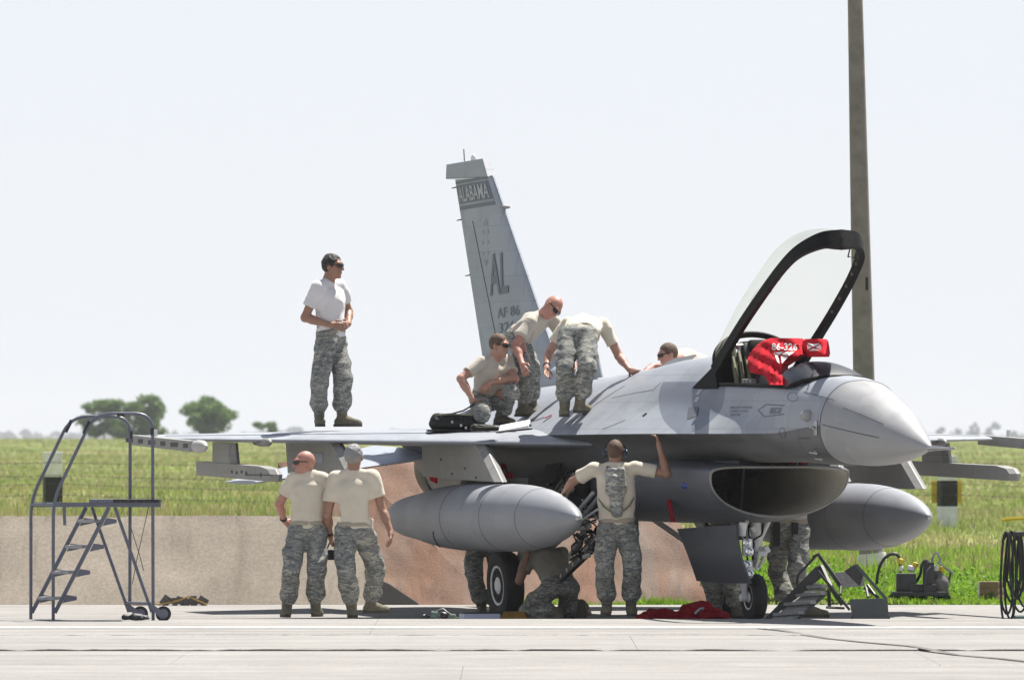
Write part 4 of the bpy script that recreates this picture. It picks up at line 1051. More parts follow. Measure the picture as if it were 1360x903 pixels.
def wheel(parent, c, axis, r, wdt, rim_r, holes, seed=0):
    c = Vector(c); ax = Vector(axis).normalized()
    b = MB(); h = wdt / 2
    b.lathe([(-h * .80, rim_r * .98), (-h * .95, rim_r * 1.08), (-h, r * .80), (-h * .86, r * .93), (-h * .55, r * .988), (-h * .45, r * .98), (-h * .40, r * .988), (-h * .05, r), (0, r * .99), (h * .05, r), (h * .40, r * .988), (h * .45, r * .98), (h * .55, r * .988), (h * .86, r * .93), (h, r * .80), (h * .95, rim_r * 1.08), (h * .80, rim_r * .98)], c, ax, 48)
    b.build('tyre', M['rubber'], parent)
    b = MB(); b.lathe([(-h * .78, rim_r * .97), (-h * .88, rim_r), (-h * .88, rim_r * .92), (-h * .80, rim_r * .88), (-h * .78, rim_r * .45), (-h * .85, rim_r * .36), (-h * .95, rim_r * .30), (-h * .95, .0), (h * .95, 0), (h * .95, rim_r * .30), (h * .85, rim_r * .36), (h * .78, rim_r * .45), (h * .80, rim_r * .88), (h * .88, rim_r * .92), (h * .88, rim_r), (h * .78, rim_r * .97)], c, ax, 40)
    b.build('rim', M['rimw'], parent)
    a = Vector((0, 0, 1)); u = ax.cross(a).normalized(); q = ax.cross(u)
    for k in range(holes):
        an = 2 * math.pi * k / holes + .2
        for sd_ in (1, -1):
            p = c + (u * math.cos(an) + q * math.sin(an)) * rim_r * .66 + ax * sd_ * h * .782
            b = MB(); b.lathe([(-.004, rim_r * .15), (.006, rim_r * .15)], p, ax * sd_, 8); b.build('rim_hole', M['blk'], parent)
wheel(ng, L(-.03, 0, .228), L(0, 1, 0), .232, .15, .125, 8)
# gear door with landing lights on its forward edge
def door_pt(px, py, v): return L(*jp(px, py, v))
dv = .40
nn = 9; vs = []
top = [(899, 702), (938, 699), (977, 697)]; bot = [(925, 771), (958, 774), (996, 774.5)]
for j in range(nn):
    t = j / (nn - 1)
    for i in range(nn):
        s = i / (nn - 1)
        pt_ = lambda A: (np.interp(s, [0, .5, 1], [a[0] for a in A]), np.interp(s, [0, .5, 1], [a[1] for a in A]))
        a, c = pt_(top), pt_(bot); bulge = -5 * math.sin(math.pi * t) * (s - .2)
        vv = dv + .07 * math.sin(math.pi * t) - .10 * t
        vs.append(L(*jp(a[0] + (c[0] - a[0]) * t + bulge, a[1] + (c[1] - a[1]) * t, vv)))
nv0 = len(vs); vs += [p + Vector((0, .022, 0)) for p in vs]
fs = [(j * nn + i, j * nn + i + 1, (j + 1) * nn + i + 1, (j + 1) * nn + i) for j in range(nn - 1) for i in range(nn - 1)]
fs = fs + [tuple(nv0 + k for k in f[::-1]) for f in fs]
edge = [i for i in range(nn)] + [j * nn + nn - 1 for j in range(1, nn)] + [(nn - 1) * nn + i for i in range(nn - 2, -1, -1)] + [j * nn for j in range(nn - 2, 0, -1)]
fs += [(edge[k], nv0 + edge[k], nv0 + edge[(k + 1) % len(edge)], edge[(k + 1) % len(edge)]) for k in range(len(edge))]
gd = mesh_obj('gear_door', vs, fs, M['jet_dark'], ng, sharp=40)
M['lamp'] = simple('lamp_glass', (.80, .82, .84), .08, metal=.85, var=.05)
lb = MB(); lb.box(L(.38, .33, .72), (.05, .13, .30), Matrix.Rotation(R(0), 3, 'Y'), bev=.02); 
for gi, (p0, p1) in enumerate((((985, 715), (988, 738)), ((989, 744), (995, 768)))):
    a, c = L(*jp(p0[0] + 5, p0[1], .30)), L(*jp(p1[0] + 10, p1[1], .26))
    a.x, c.x = .52, .55
    dirv = (c - a); hb2 = MB()
    hb2.box((a + c) / 2 - Vector((.02, 0, 0)), (.045, .105, dirv.length * .98), bev=.02); hb2.build('lamp_housing', M['gearw'], ng)
    for s in (.25, .75):
        p = a.lerp(c, s); MB().lathe([(-.01, .045), (.012, .043), (.018, .030), (.008, .014), (.02, .008)], p, (1, 0, 0), 18).build('landing_light', M['lamp'], ng)
b = MB(); b.tube([L(.45, .30, .97), L(.44, .31, .84)], .04, 10); b.tube([L(.30, .20, .98), L(.42, .30, .84)], .02, 8); b.build('door_actuator', M['gearw'], ng)

# ---- main landing gear
for s in (1, -1):
    mg = empty('main_gear', (0, 0, 0)); mg.parent = jet
    wheel(mg, L(-4.03, s * 1.20, .298), L(0, s, -.05), .352, .21, .205, 10)
    b = MB(); b.tube([L(-4.03, s * 1.10, .36), L(-3.95, s * 1.0, .75), L(-3.85, s * .75, 1.12)], [.05, .055, .06], 12); b.tube([L(-4.03, s * 1.0, .42), L(-3.1, s * .55, 1.12)], .034, 10); b.tube([L(-4.0, s * 1.05, .55), L(-4.2, s * .35, 1.05)], .03, 10); b.build('strut', M['gearw'], mg)
    b = MB(); b.tube([L(-3.9, s * .92, .95), L(-3.6, s * .95, .80), L(-3.75, s * 1.0, .6)], .012, 6); b.tube([L(-3.6, s * .70, 1.05), L(-3.5, s * .9, .85), L(-3.8, s * 1.0, .62)], .012, 6); b.build('hydraulic_hose', M['blk'], mg)
    # perforated strut door hanging outboard and bay door
    a0, a1 = L(-2.2, s * .78, 1.13), L(-3.75, s * 1.0, .62)
    b = MB(); d = (a1 - a0); b.box((a0 + a1) / 2, (d.length, .04, .12), Vector((1, 0, 0)).rotation_difference(d).to_matrix(), bev=.008); gdr = b.build('retraction_link', M['dkmetal'], mg)
    for k in range(6):
        p = a0.lerp(a1, .45 + .09 * k) + Vector((0, -s * .022, 0)); MB().lathe([(0, .030), (.006, .030)], p, (0, -s, 0), 10).build('lightening_hole', M['bayp'], mg)
    b = MB(); b.prism([L(-2.0, s * .80, 1.30), L(-2.6, s * .83, 1.34), L(-3.9, s * 1.08, 1.0), L(-3.6, s * 1.15, .86), L(-2.2, s * .85, 1.12)], L(0, .02 * s, 0)); 
    # open wheel bay: dark recess with pale ribs and pipes
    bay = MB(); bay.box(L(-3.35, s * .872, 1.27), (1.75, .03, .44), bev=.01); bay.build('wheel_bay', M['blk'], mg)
    for k in range(4):
        bb = MB(); bb.tube([L(-2.66 - .12 * k, s * .905, 1.44), L(-2.85 - .14 * k, s * .91, 1.30), L(-3.15 - .15 * k, s * .92, 1.09)], .022 - .003 * k, 8); bb.build('bay_pipe', M['bayp' if k < 2 else 'steel'], mg)
    for k in range(10):
        rr = random.Random(50 + k); bb = MB(); bb.box(L(-2.8 - rr.random() * 1.1, s * .91, 1.10 + rr.random() * .3), (.04 + .1 * rr.random(), .05, .04 + .06 * rr.random()), Matrix.Rotation(rr.random(), 3, 'Y'), bev=.008); bb.build('bay_fitting', M[['dkmetal', 'bayp', 'steel'][k % 3]], mg)
    bb = MB(); bb.prism([L(-2.45, s * .90, 1.06), L(-4.0, s * .92, 1.06), L(-3.9, s * 1.12, .74), L(-2.7, s * 1.10, .78)], L(0, 0, .02)); bb.build('bay_door', M['jet_low_shaded'], mg)
# links, braces and pipes hanging in the right wheel bay
mgr = [o for o in jet.children if o.name.startswith('main_gear')][0]
def bar(name, p0, p1, v0, v1, wd, th, mat, holes=0):
    a, c = L(*jp(*p0, v0)), L(*jp(*p1, v1)); d = c - a
    b = MB(); b.box((a + c) / 2, (d.length, th, wd), Vector((1, 0, 0)).rotation_difference(d).to_matrix(), bev=min(.008, th * .3)); b.build(name, M[mat], mgr)
    for k in range(holes):
        p = a.lerp(c, (k + .5) / holes) + L(0, th / 2 + .001, 0); MB().lathe([(0, wd * .28), (.003, wd * .28)], p, (0, -1, 0), 10).build('lightening_hole', M['bayp'], mgr)
bar('bay_door_arm', (764, 683), (788, 654), 1.12, 1.10, .035, .03, 'bayp'); bar('bay_door_arm', (771, 690), (797, 658), 1.10, 1.08, .04, .03, 'jet_pyl'); bar('bay_door_arm', (770, 693), (794, 676), 1.13, 1.1, .022, .02, 'gearw')
bar('drag_brace', (744, 768), (792, 722), 1.05, 1.0, .085, .05, 'dkmetal', 6); bar('actuator', (758, 742), (776, 706), 1.06, 1.03, .06, .06, 'jet_pyl'); bar('actuator', (772, 738), (795, 700), 1.0, 1.0, .045, .045, 'dkmetal')
for k in range(26):
    rr = random.Random(300 + k); px, py = rr.uniform(762, 800), rr.uniform(690, 738); p = L(*jp(px, py, 1.02 + .1 * rr.random())); sz = rr.uniform(.02, .055)
    b = MB()
    if k % 2: b.lathe([(0, sz * .5), (sz * 1.5, sz * .45)], p, (rr.uniform(-1, 1), rr.uniform(-1, 1), rr.uniform(-1, 1)), 8)
    else: b.box(p, (sz, sz, sz * 1.4), Matrix.Rotation(rr.random() * 3, 3, 'X'), bev=.005)
    b.build('bay_fitting', M[['dkmetal', 'bayp', 'steel', 'blk'][k % 4]], mgr)
for k in range(5):
    rr = random.Random(340 + k); pts = [L(*jp(rr.uniform(756, 800), 668 + 18 * j + rr.uniform(-6, 6), 1.08)) for j in range(5)]
    b = MB(); b.tube([Vector(p) for p in crom([tuple(q) for q in pts], 4)], .009, 5); b.build('bay_hose', M['blk' if k % 2 else 'steel'], mgr)
# lower fuselage side panels and black vent near the bay
for (px, py, wx, hz) in ((733, 626, .22, .30),):
    u, v, w_ = jp(737, 627, .99); MB().box(L(u - .1, .985, 1.47), (.42, .02, .26), Matrix.Rotation(R(-18), 3, 'X')).build('side_vent', M['blk'], jet)
# remove-before-flight streamers
for (p0, p1, v) in (((666, 618), (678, 633), 1.45), ((565, 626), (578, 638), 1.80)):
    a, c = L(*jp(*p0, v)), L(*jp(*p1, v)); b = MB(); secs = []
    for i in range(7):
        t = i / 6; p = a.lerp(c, t) + Vector((0, .02 * math.sin(t * 7), 0)); secs.append((p + Vector((0, .0, .03)), p - Vector((0, 0, .03)), p + Vector((0, .012, -.03)), p + Vector((0, .012, .03))))
    V, F = ring_mesh(secs); mesh_obj('red_streamer', V, F, M['red'], jet)

# ---- small markings on the forward fuselage side
def sidemap(u0, u1, w0, w1, off=.004):
    def f(a, b_):
        u = u0 + (u1 - u0) * a; w_ = w0 + (w1 - w0) * b_
        return L(u, body_v(u, w_) + off, w_)
    return f
def side_line(p, name='stencil_line', r=.004, mat='mark'):
    pts = []
    for (a, c) in zip(p[:-1], p[1:]):
        for k in range(6): t = k / 6; pts.append((a[0] + (c[0] - a[0]) * t, a[1] + (c[1] - a[1]) * t))
    pts.append(p[-1]); b = MB(); b.tube([L(u, body_v(u, w_) + .001, w_) for u, w_ in pts], r, 4); return b.build(name, M[mat], fus)
def su_(px, py):
    v = .5
    for _ in range(6):
        u, _, w_ = jp(px, py, v); v = body_v(min(max(u, -3), 2.85), w_)
    return u, w_
A = [su_(*p) for p in ((1042, 538.5), (1018, 537), (1007, 544.5), (1015, 553), (1041, 550))]
side_line(A, r=.005)
q0, q1 = su_(1022, 549), su_(1039, 541)
decal('lettering', 'RESCUE', sidemap(q0[0], q1[0], q0[1], q1[1]), M['mark'], fus, True)
for i, tx in enumerate(('EMERGENCY ENTRANCE', 'CONTROL ON OTHER', 'SIDE')):
    p0, p1 = su_(969, 542.5 + 4.7 * i), su_((1000, 994, 985)[i], 539.3 + 4.7 * i)
    decal('lettering', tx, sidemap(p0[0], p1[0], p0[1], p1[1]), M['mark'], fus)
for (cx, cy, rx, ry) in ((1053, 527, 7, 6), (1039, 575, 4, 7)):
    C = [su_(cx + rx * math.cos(a), cy + ry * math.sin(a)) for a in np.linspace(0, 2 * math.pi, 13)]; side_line(C, r=.003)
for seg in (((930, 510), (968, 512), (1060, 517)), ((1068, 520), (1104, 531)), ((1060, 582), (1075, 582))):
    side_line([su_(*p) for p in seg], 'panel_line', .003, 'seam')
P_ = [su_(*p) for p in ((915, 541), (928, 540), (926, 553), (912, 557))]
vs = [L(u, body_v(u, w_) + .005, w_) for u, w_ in P_]; mesh_obj('vent_patch', vs, [(0, 1, 2, 3)], M['jet_dark'], fus, smooth=False)
for (cx, cy) in ((928, 520), (925, 530)):
    p0, p1 = su_(cx - 4, cy + 4), su_(cx + 5, cy - 3); sm_ = sidemap(p0[0], p1[0], p0[1], p1[1])
    mesh_obj('placard', [sm_(0, 0), sm_(1, 0), sm_(1.1, 1), sm_(.1, 1)], [(0, 1, 2, 3)], M['mark_l'], fus, smooth=False)
P_ = [su_(*p) for p in ((853, 552), (858, 548), (860, 549), (855, 553))]
mesh_obj('vent_slot', [L(u, body_v(u, w_) + .005, w_) for u, w_ in P_], [(0, 1, 2, 3)], M['blk'], fus, smooth=False)
side_line([su_(*p) for p in ((813, 528), (845, 521), (868, 517), (878, 508))], 'panel_line', .004, 'mark_l')
side_line([su_(*p) for p in ((760, 560), (790, 538), (830, 512))], 'panel_line', .003, 'seam')
side_line([su_(*p) for p in ((800, 570), (818, 563), (830, 558))], 'panel_line', .003, 'seam')
# raised maintenance panel on the far shoulder
b = MB(); b.prism([L(-2.35, -.12, 2.52), L(-3.3, -.12, 2.46), L(-3.2, -.34, 2.60), L(-2.55, -.34, 2.64)], L(0, .02, .012)); b.build('open_panel', M['jet_low_shaded'], jet)
# ------------------------------------------------------------------ people
def nrm(a): a = np.asarray(a, float); return a / (np.linalg.norm(a) + 1e-12)

class Field:
    """signed distance field on a grid, polygonised with surface nets"""
    def __init__(s, lo, hi, h):
        s.h = h; s.o = np.asarray(lo, float) - 3 * h; s.n = np.maximum(np.ceil((np.asarray(hi) - s.o) / h).astype(int) + 4, 4)
        s.F = np.full(s.n, 1.0, np.float32)
        s.ax = [(s.o[i] + h * np.arange(s.n[i])).astype(np.float32) for i in range(3)]
    def win(s, lo, hi, m):
        i0 = np.clip(np.floor((np.asarray(lo) - m - s.o) / s.h).astype(int), 0, s.n); i1 = np.clip(np.ceil((np.asarray(hi) + m - s.o) / s.h).astype(int) + 1, 0, s.n)
        return tuple(slice(a, b) for a, b in zip(i0, i1)), [s.ax[i][i0[i]:i1[i]] for i in range(3)]
    def merge(s, w, d, k):
        F = s.F[w]
        if k <= 0: s.F[w] = np.minimum(F, d); return
        t = np.clip(.5 + .5 * (F - d) / k, 0, 1); s.F[w] = F * (1 - t) + d * t - k * t * (1 - t)
    def cone(s, a, b, r1, r2, k=.02):
        a = np.asarray(a, float); b = np.asarray(b, float); rm = max(r1, r2)
        w, (X, Y, Z) = s.win(np.minimum(a, b) - rm, np.maximum(a, b) + rm, max(k, 2 * s.h) + .01)
        if min(len(X), len(Y), len(Z)) == 0: return s
        px, py, pz = (X - a[0])[:, None, None], (Y - a[1])[None, :, None], (Z - a[2])[None, None, :]
        d = b - a; dd = float(d @ d) + 1e-9
        t = np.clip((px * d[0] + py * d[1] + pz * d[2]) / dd, 0, 1)
        q = np.sqrt((px - t * d[0]) ** 2 + (py - t * d[1]) ** 2 + (pz - t * d[2]) ** 2) - (r1 + (r2 - r1) * t)
        s.merge(w, q, k); return s
    def ell(s, c, axes, r, k=.02, cut=False):
        """axes: 3 unit vectors, r: 3 radii"""
        c = np.asarray(c, float); A = np.asarray(axes, float); r = np.asarray(r, float); rm = r.max()
        w, (X, Y, Z) = s.win(c - rm, c + rm, max(k, 2 * s.h) + .01)
        if min(len(X), len(Y), len(Z)) == 0: return s
        px, py, pz = (X - c[0])[:, None, None], (Y - c[1])[None, :, None], (Z - c[2])[None, None, :]
        k0 = 0; k1 = 0
        for i in range(3):
            q = px * A[i][0] + py * A[i][1] + pz * A[i][2]; k0 = k0 + (q / r[i]) ** 2; k1 = k1 + (q / r[i] ** 2) ** 2
        k0 = np.sqrt(k0); k1 = np.sqrt(k1) + 1e-9; d = k0 * (k0 - 1) / k1
        if cut: s.F[w] = np.maximum(s.F[w], -d)
        else: s.merge(w, d, k)
        return s
    def plane(s, p, n, lo=None, hi=None):
        """keep the side the normal points away from, inside an optional window"""
        n = nrm(n); p = np.asarray(p, float)
        w, (X, Y, Z) = s.win(s.o if lo is None else lo, s.o + s.n * s.h if hi is None else hi, 0)
        d = (X - p[0])[:, None, None] * n[0] + (Y - p[1])[None, :, None] * n[1] + (Z - p[2])[None, None, :] * n[2]
        s.F[w] = np.maximum(s.F[w], d); return s
    def mesh(s):
        F = s.F; S = F < 0; C = np.zeros(s.n - 1, np.int8)
        for dx in (0, 1):
            for dy in (0, 1):
                for dz in (0, 1): C += S[dx:s.n[0] - 1 + dx, dy:s.n[1] - 1 + dy, dz:s.n[2] - 1 + dz]
        act = np.argwhere((C > 0) & (C < 8))
        if len(act) == 0: return np.zeros((0, 3)), np.zeros((0, 4), int)
        idm = np.full(s.n - 1, -1, np.int32); idm[tuple(act.T)] = np.arange(len(act))
        acc = np.zeros((len(act), 3)); cnt = np.zeros(len(act))
        cor = np.array([(x, y, z) for x in (0, 1) for y in (0, 1) for z in (0, 1)])
        for i in range(8):
            for j in range(i + 1, 8):
                if np.abs(cor[i] - cor[j]).sum() != 1: continue
                fa = F[tuple((act + cor[i]).T)].astype(float); fb = F[tuple((act + cor[j]).T)].astype(float); m = (fa < 0) != (fb < 0)
                t = np.where(m, fa / np.where(m, fa - fb, 1), 0)
                acc += (cor[i] + (cor[j] - cor[i]) * t[:, None]) * m[:, None]; cnt += m
        V = s.o + s.h * (act + acc / cnt[:, None]); Q = []
        for ax in range(3):
            a1, a2 = (ax + 1) % 3, (ax + 2) % 3
            e = [slice(0, None)] * 3; e2 = [slice(0, None)] * 3
            e[ax] = slice(0, -1); e2[ax] = slice(1, None)
            A, B = S[tuple(e)], S[tuple(e2)]; ch = np.argwhere(A != B)
            ok = (ch[:, a1] > 0) & (ch[:, a2] > 0) & (ch[:, a1] < s.n[a1] - 1) & (ch[:, a2] < s.n[a2] - 1); ch = ch[ok]
            u = np.zeros(3, int); u[a1] = 1; v = np.zeros(3, int); v[a2] = 1
            q = np.stack([idm[tuple((ch - u - v).T)], idm[tuple((ch - v).T)], idm[tuple(ch.T)], idm[tuple((ch - u).T)]], 1)
            fl = ~A[tuple(ch.T)]; q[fl] = q[fl][:, ::-1]; Q.append(q)
        Q = np.vstack(Q); return V, Q[(Q >= 0).all(1)]

def folds(V, amp, seed, f=34.0, squash=(1, 1, 1.5)):
    """soft cloth folds as smooth ridges"""
    r = np.random.default_rng(seed); P = V * np.array(squash) * f; n = np.zeros(len(V))
    W = P + 1.2 * np.sin(P[:, [1, 2, 0]] * .55 + r.uniform(0, 6, 3)) + .6 * np.sin(P[:, [2, 0, 1]] * 1.1 + r.uniform(0, 6, 3))
    for k in range(4):
        d = nrm(r.normal(size=3)); n += (1 - np.abs(np.sin(W @ d * (.45 + .25 * k) + r.uniform(0, 6)))) / (1 + .5 * k)
    return amp * (n - 1.15)

def sdf_obj(name, field, mats, parent, rootloc, amp=0, seed=0, f=34.0, smooth_it=1, mi=None):
    V, Q = field.mesh()
    if len(V) == 0: return None
    if smooth_it:                                   # gentle relaxation removes grid stepping
        E = np.vstack([Q[:, [0, 1]], Q[:, [1, 2]], Q[:, [2, 3]], Q[:, [3, 0]]])
        for _ in range(smooth_it):
            acc = np.zeros_like(V); c = np.zeros(len(V)); np.add.at(acc, E[:, 0], V[E[:, 1]]); np.add.at(c, E[:, 0], 1); np.add.at(acc, E[:, 1], V[E[:, 0]]); np.add.at(c, E[:, 1], 1)
            V = V * .45 + .55 * acc / np.maximum(c, 1)[:, None]
    if amp:
        N_ = np.zeros_like(V); fn = np.cross(V[Q[:, 2]] - V[Q[:, 0]], V[Q[:, 3]] - V[Q[:, 1]])
        for i in range(4): np.add.at(N_, Q[:, i], fn)
        N_ /= np.linalg.norm(N_, axis=1)[:, None] + 1e-12
        V = V + N_ * folds(V, amp, seed, f)[:, None]
    me = bpy.data.meshes.new(name); V = V - np.asarray(rootloc)
    me.vertices.add(len(V)); me.vertices.foreach_set('co', V.ravel())
    me.loops.add(4 * len(Q)); me.loops.foreach_set('vertex_index', Q.ravel())
    me.polygons.add(len(Q)); me.polygons.foreach_set('loop_start', np.arange(0, 4 * len(Q), 4))
    me.polygons.foreach_set('use_smooth', np.ones(len(Q), bool))
    for m in (mats if isinstance(mats, list) else [mats]): me.materials.append(m)
    me.update(calc_edges=True); me.validate()
    o = bpy.data.objects.new(name, me); COL.objects.link(o); o.parent = parent
    return o

# ---- cloth and skin
def mat_camo(name='camo_cloth', k=1.0):
    m, nt, b = new_mat(name)
    v = coords(nt, (1, 1, 2.6))
    n1 = N(nt, 'ShaderNodeTexNoise', Scale=5.2, Detail=4.0, Roughness=.66, Distortion=1.2); nt.links.new(v, n1.inputs['Vector'])
    v2 = coords(nt, (1.4, 1.4, 4.2)); n2 = N(nt, 'ShaderNodeTexNoise', Scale=8.5, Detail=4.0, Roughness=.66, Distortion=1.0); nt.links.new(v2, n2.inputs['Vector'])
    cs = [(.100, .106, .106), (.160, .166, .158), (.230, .228, .198), (.315, .305, .265)]
    c1 = ramp(nt, n1.outputs[0], [(0, tuple(x * k for x in cs[2])), (.43, tuple(x * k for x in cs[1])), (.53, tuple(x * k for x in cs[3])), (.60, tuple(x * k for x in cs[2]))], 'CONSTANT')
    f2 = ramp(nt, n2.outputs[0], [(0, (0, 0, 0)), (.545, (1, 1, 1))], 'CONSTANT')
    c = mixc(nt, f2, c1, tuple(x * k for x in cs[0]))
    nt.links.new(c, b.inputs['Base Color']); b.inputs['Roughness'].default_value = .9; b.inputs['Specular IOR Level'].default_value = .15
    n3 = N(nt, 'ShaderNodeTexNoise', Scale=60.0, Detail=3.0); nt.links.new(coords(nt), n3.inputs['Vector']); bump(nt, b, n3.outputs[0], .25, .006)
    return m
def mat_cloth(name, col):
    m, nt, b = new_mat(name)
    n1 = N(nt, 'ShaderNodeTexNoise', Scale=7.0, Detail=5.0, Roughness=.6); nt.links.new(coords(nt), n1.inputs['Vector'])
    nt.links.new(ramp(nt, n1.outputs[0], [(.3, tuple(c * .90 for c in col)), (.7, tuple(min(1, c * 1.05) for c in col))]), b.inputs['Base Color'])
    b.inputs['Roughness'].default_value = .92; b.inputs['Specular IOR Level'].default_value = .15; b.inputs['Sheen Weight'].default_value = .15
    n3 = N(nt, 'ShaderNodeTexNoise', Scale=26.0, Detail=4.0); nt.links.new(coords(nt, (1, 1, .45)), n3.inputs['Vector']); bump(nt, b, n3.outputs[0], .35, .010)
    return m
def mat_skin(name, col):
    m, nt, b = new_mat(name)
    n1 = N(nt, 'ShaderNodeTexNoise', Scale=16.0, Detail=4.0); nt.links.new(coords(nt), n1.inputs['Vector'])
    nt.links.new(ramp(nt, n1.outputs[0], [(.3, (col[0] * .9, col[1] * .82, col[2] * .8)), (.7, col)]), b.inputs['Base Color'])
    b.inputs['Roughness'].default_value = .5; b.inputs['Subsurface Weight'].default_value = .12; b.inputs['Subsurface Radius'].default_value = (.01, .004, .002)
    return m
M['camo'] = mat_camo(k=1.22); M['camo_b'] = mat_camo('camo_cloth_blue', 1.1)
M['tan'] = mat_cloth('tan_shirt', (.62, .56, .455)); M['tan_b'] = mat_cloth('sand_shirt', (.48, .445, .38)); M['wht'] = mat_cloth('white_shirt', (.68, .66, .67))
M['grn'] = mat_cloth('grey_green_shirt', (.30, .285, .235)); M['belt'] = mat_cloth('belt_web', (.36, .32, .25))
M['skin_a'] = mat_skin('skin_pink', (.43, .245, .18)); M['skin_b'] = mat_skin('skin_tan', (.33, .185, .125)); M['skin_c'] = mat_skin('skin_sunburnt', (.46, .235, .18))
M['boot'] = simple('boot_suede', (.15, .135, .095), .9, var=.25, scale=22, bmp=.3); M['sole'] = simple('boot_sole', (.06, .055, .045), .9, var=.3)
M['hair_d'] = simple('hair_dark', (.022, .018, .016), .6, var=.4, scale=60, bmp=.8); M['hair_g'] = simple('hair_grey', (.25, .25, .25), .7, var=.35, scale=70, bmp=.9); M['hair_b'] = simple('hair_brown', (.11, .065, .042), .7, var=.3, scale=70, bmp=.8)
M['shade'] = simple('sunglass_lens', (.01, .009, .009), .12, var=.1); M['blkcloth'] = simple('black_nylon', (.02, .02, .022), .8, var=.3, scale=15, bmp=.2)

def ray_pt(px, py, parent, length, sign):
    """point on the sight line through (px,py) at limb length from its parent joint"""
    c = np.array((0, -CAM_D, CAM_H)); q = np.array(at(px, py, 0)); d = nrm(q - c); p = np.asarray(parent, float); t0 = float((p - c) @ d); near = c + d * t0
    g = length ** 2 - float(((p - near) ** 2).sum())
    return near + d * (sign * math.sqrt(g) if g > 0 else 0.0)

def person(label, Y, pelvis, neck, head, face, yaw, kneeL, kneeR, ankL, ankR, footL, footR, elL, elR, wrL, wrR, haL=None, haR=None, syaw=None, scale=1.0,
           shirt='tan', skin='skin_a', hair=None, glasses=False, cut='short', headup=(0, 0, 1), sh_drop=.045, watch=None, trousers='camo', grip=.5, clamp=None, toe_down=(0, 0), group='ground crew working on the aircraft', seed=0, waist=.06, shw=.175):
    S = scale; g = lambda v: np.array(v, float)
    pv = g(at(pelvis[0], pelvis[1], Y + (pelvis[2] if len(pelvis) > 2 else 0)))
    nk = g(at(neck[0], neck[1], Y + neck[2])); hc = g(at(head[0], head[1], Y + head[2]))
    y = R(yaw); rt = g((math.cos(y), -math.sin(y), 0)); fw = g((math.sin(y), math.cos(y), 0))
    up = nrm(nk - pv); sy = R(yaw if syaw is None else syaw); srt = g((math.cos(sy), -math.sin(sy), 0)); srt = nrm(srt - up * (srt @ up)); sfw = np.cross(up, srt)
    shL, shR = nk - srt * shw * S - up * sh_drop * S, nk + srt * shw * S - up * sh_drop * S
    hpL, hpR = pv - rt * .092 * S, pv + rt * .092 * S
    kL, kR = ray_pt(*kneeL[:2], hpL, .43 * S, kneeL[2]), ray_pt(*kneeR[:2], hpR, .43 * S, kneeR[2])
    aL, aR = ray_pt(*ankL[:2], kL, .41 * S, ankL[2]), ray_pt(*ankR[:2], kR, .41 * S, ankR[2])
    eL, eR = ray_pt(*elL[:2], shL, .30 * S, elL[2]), ray_pt(*elR[:2], shR, .30 * S, elR[2])
    wL, wR = ray_pt(*wrL[:2], eL, .255 * S, wrL[2]), ray_pt(*wrR[:2], eR, .255 * S, wrR[2])
    hL = ray_pt(*haL[:2], wL, .10 * S, haL[2]) if haL else wL + nrm(wL - eL) * .10 * S
    hR = ray_pt(*haR[:2], wR, .10 * S, haR[2]) if haR else wR + nrm(wR - eR) * .10 * S
    base = (aL + aR) / 2; base = np.array((base[0], base[1], min(aL[2], aR[2]) - .10 * S))
    root = empty('person', tuple(base)); tag(root, label, 'person', group)
    hf = nrm(face); hu = nrm(g(headup) - hf * (hf @ g(headup))); hr = np.cross(hf, hu)
    allp = np.array([pv, nk, hc, shL, shR, kL, kR, aL, aR, eL, eR, wL, wR, hL, hR])
    # ---- body
    f = Field(allp.min(0) - .16, allp.max(0) + .16, .0085)
    f.cone(pv, nk - up * .14 * S, .085 * S, .085 * S, .03).cone(shL - up * .01, shR - up * .01, .045 * S, .045 * S, .02).cone(nk - up * .10 * S, nk - up * .02 * S, .07 * S, .055 * S, .02)
    for h_, k_, a_, ft in ((hpL, kL, aL, footL), (hpR, kR, aR, footR)):
        f.cone(h_, k_, .080 * S, .055 * S, .03).cone(k_, a_, .056 * S, .038 * S, .02)
        d = g((math.sin(R(ft)), math.cos(R(ft)), 0)); f.cone(a_ - g((0, 0, .05)) * S, a_ + d * .13 * S - g((0, 0, .06)) * S, .034 * S, .028 * S, .02)
    hands = []
    for s_, e_, w_, h_ in ((shL, eL, wL, hL), (shR, eR, wR, hR)):
        f.cone(s_, e_, .052 * S, .041 * S, .025).cone(e_, w_, .042 * S, .028 * S, .02)
        m_ = e_ + (w_ - e_) * .28; f.cone(m_, m_ + (w_ - e_) * .15, .045 * S, .041 * S, .02)
    # head
    f.cone(hc - hu * .06 * S - hf * .018 * S, nk + up * .0, .057 * S, .064 * S, .02)
    Ax = (hr, hf, hu)
    f.ell(hc + hu * .022 * S - hf * .014 * S, Ax, np.array((.077, .098, .098)) * S, .015)
    f.ell(hc + hf * .020 * S - hu * .042 * S, Ax, np.array((.060, .074, .082)) * S, .02)
    f.ell(hc + hf * .070 * S - hu * .102 * S, Ax, np.array((.026, .020, .020)) * S, .02)
    f.cone(hc + hf * .092 * S + hu * .018 * S, hc + hf * .112 * S - hu * .026 * S, .010 * S, .015 * S, .012)
    f.cone(hc + hf * .082 * S + hu * .034 * S - hr * .036 * S, hc + hf * .082 * S + hu * .034 * S + hr * .036 * S, .013 * S, .013 * S, .015)
    for sg in (-1, 1):
        f.ell(hc + hf * .097 * S + hu * .008 * S + hr * sg * .030 * S, Ax, np.array((.014, .010, .009)) * S, 0, cut=True)
        f.ell(hc + hr * sg * .078 * S - hf * .006 * S - hu * .010 * S, (nrm(hr * sg - hf * .5), nrm(hf + hr * sg * .5), hu), np.array((.010, .020, .033)) * S, .006)
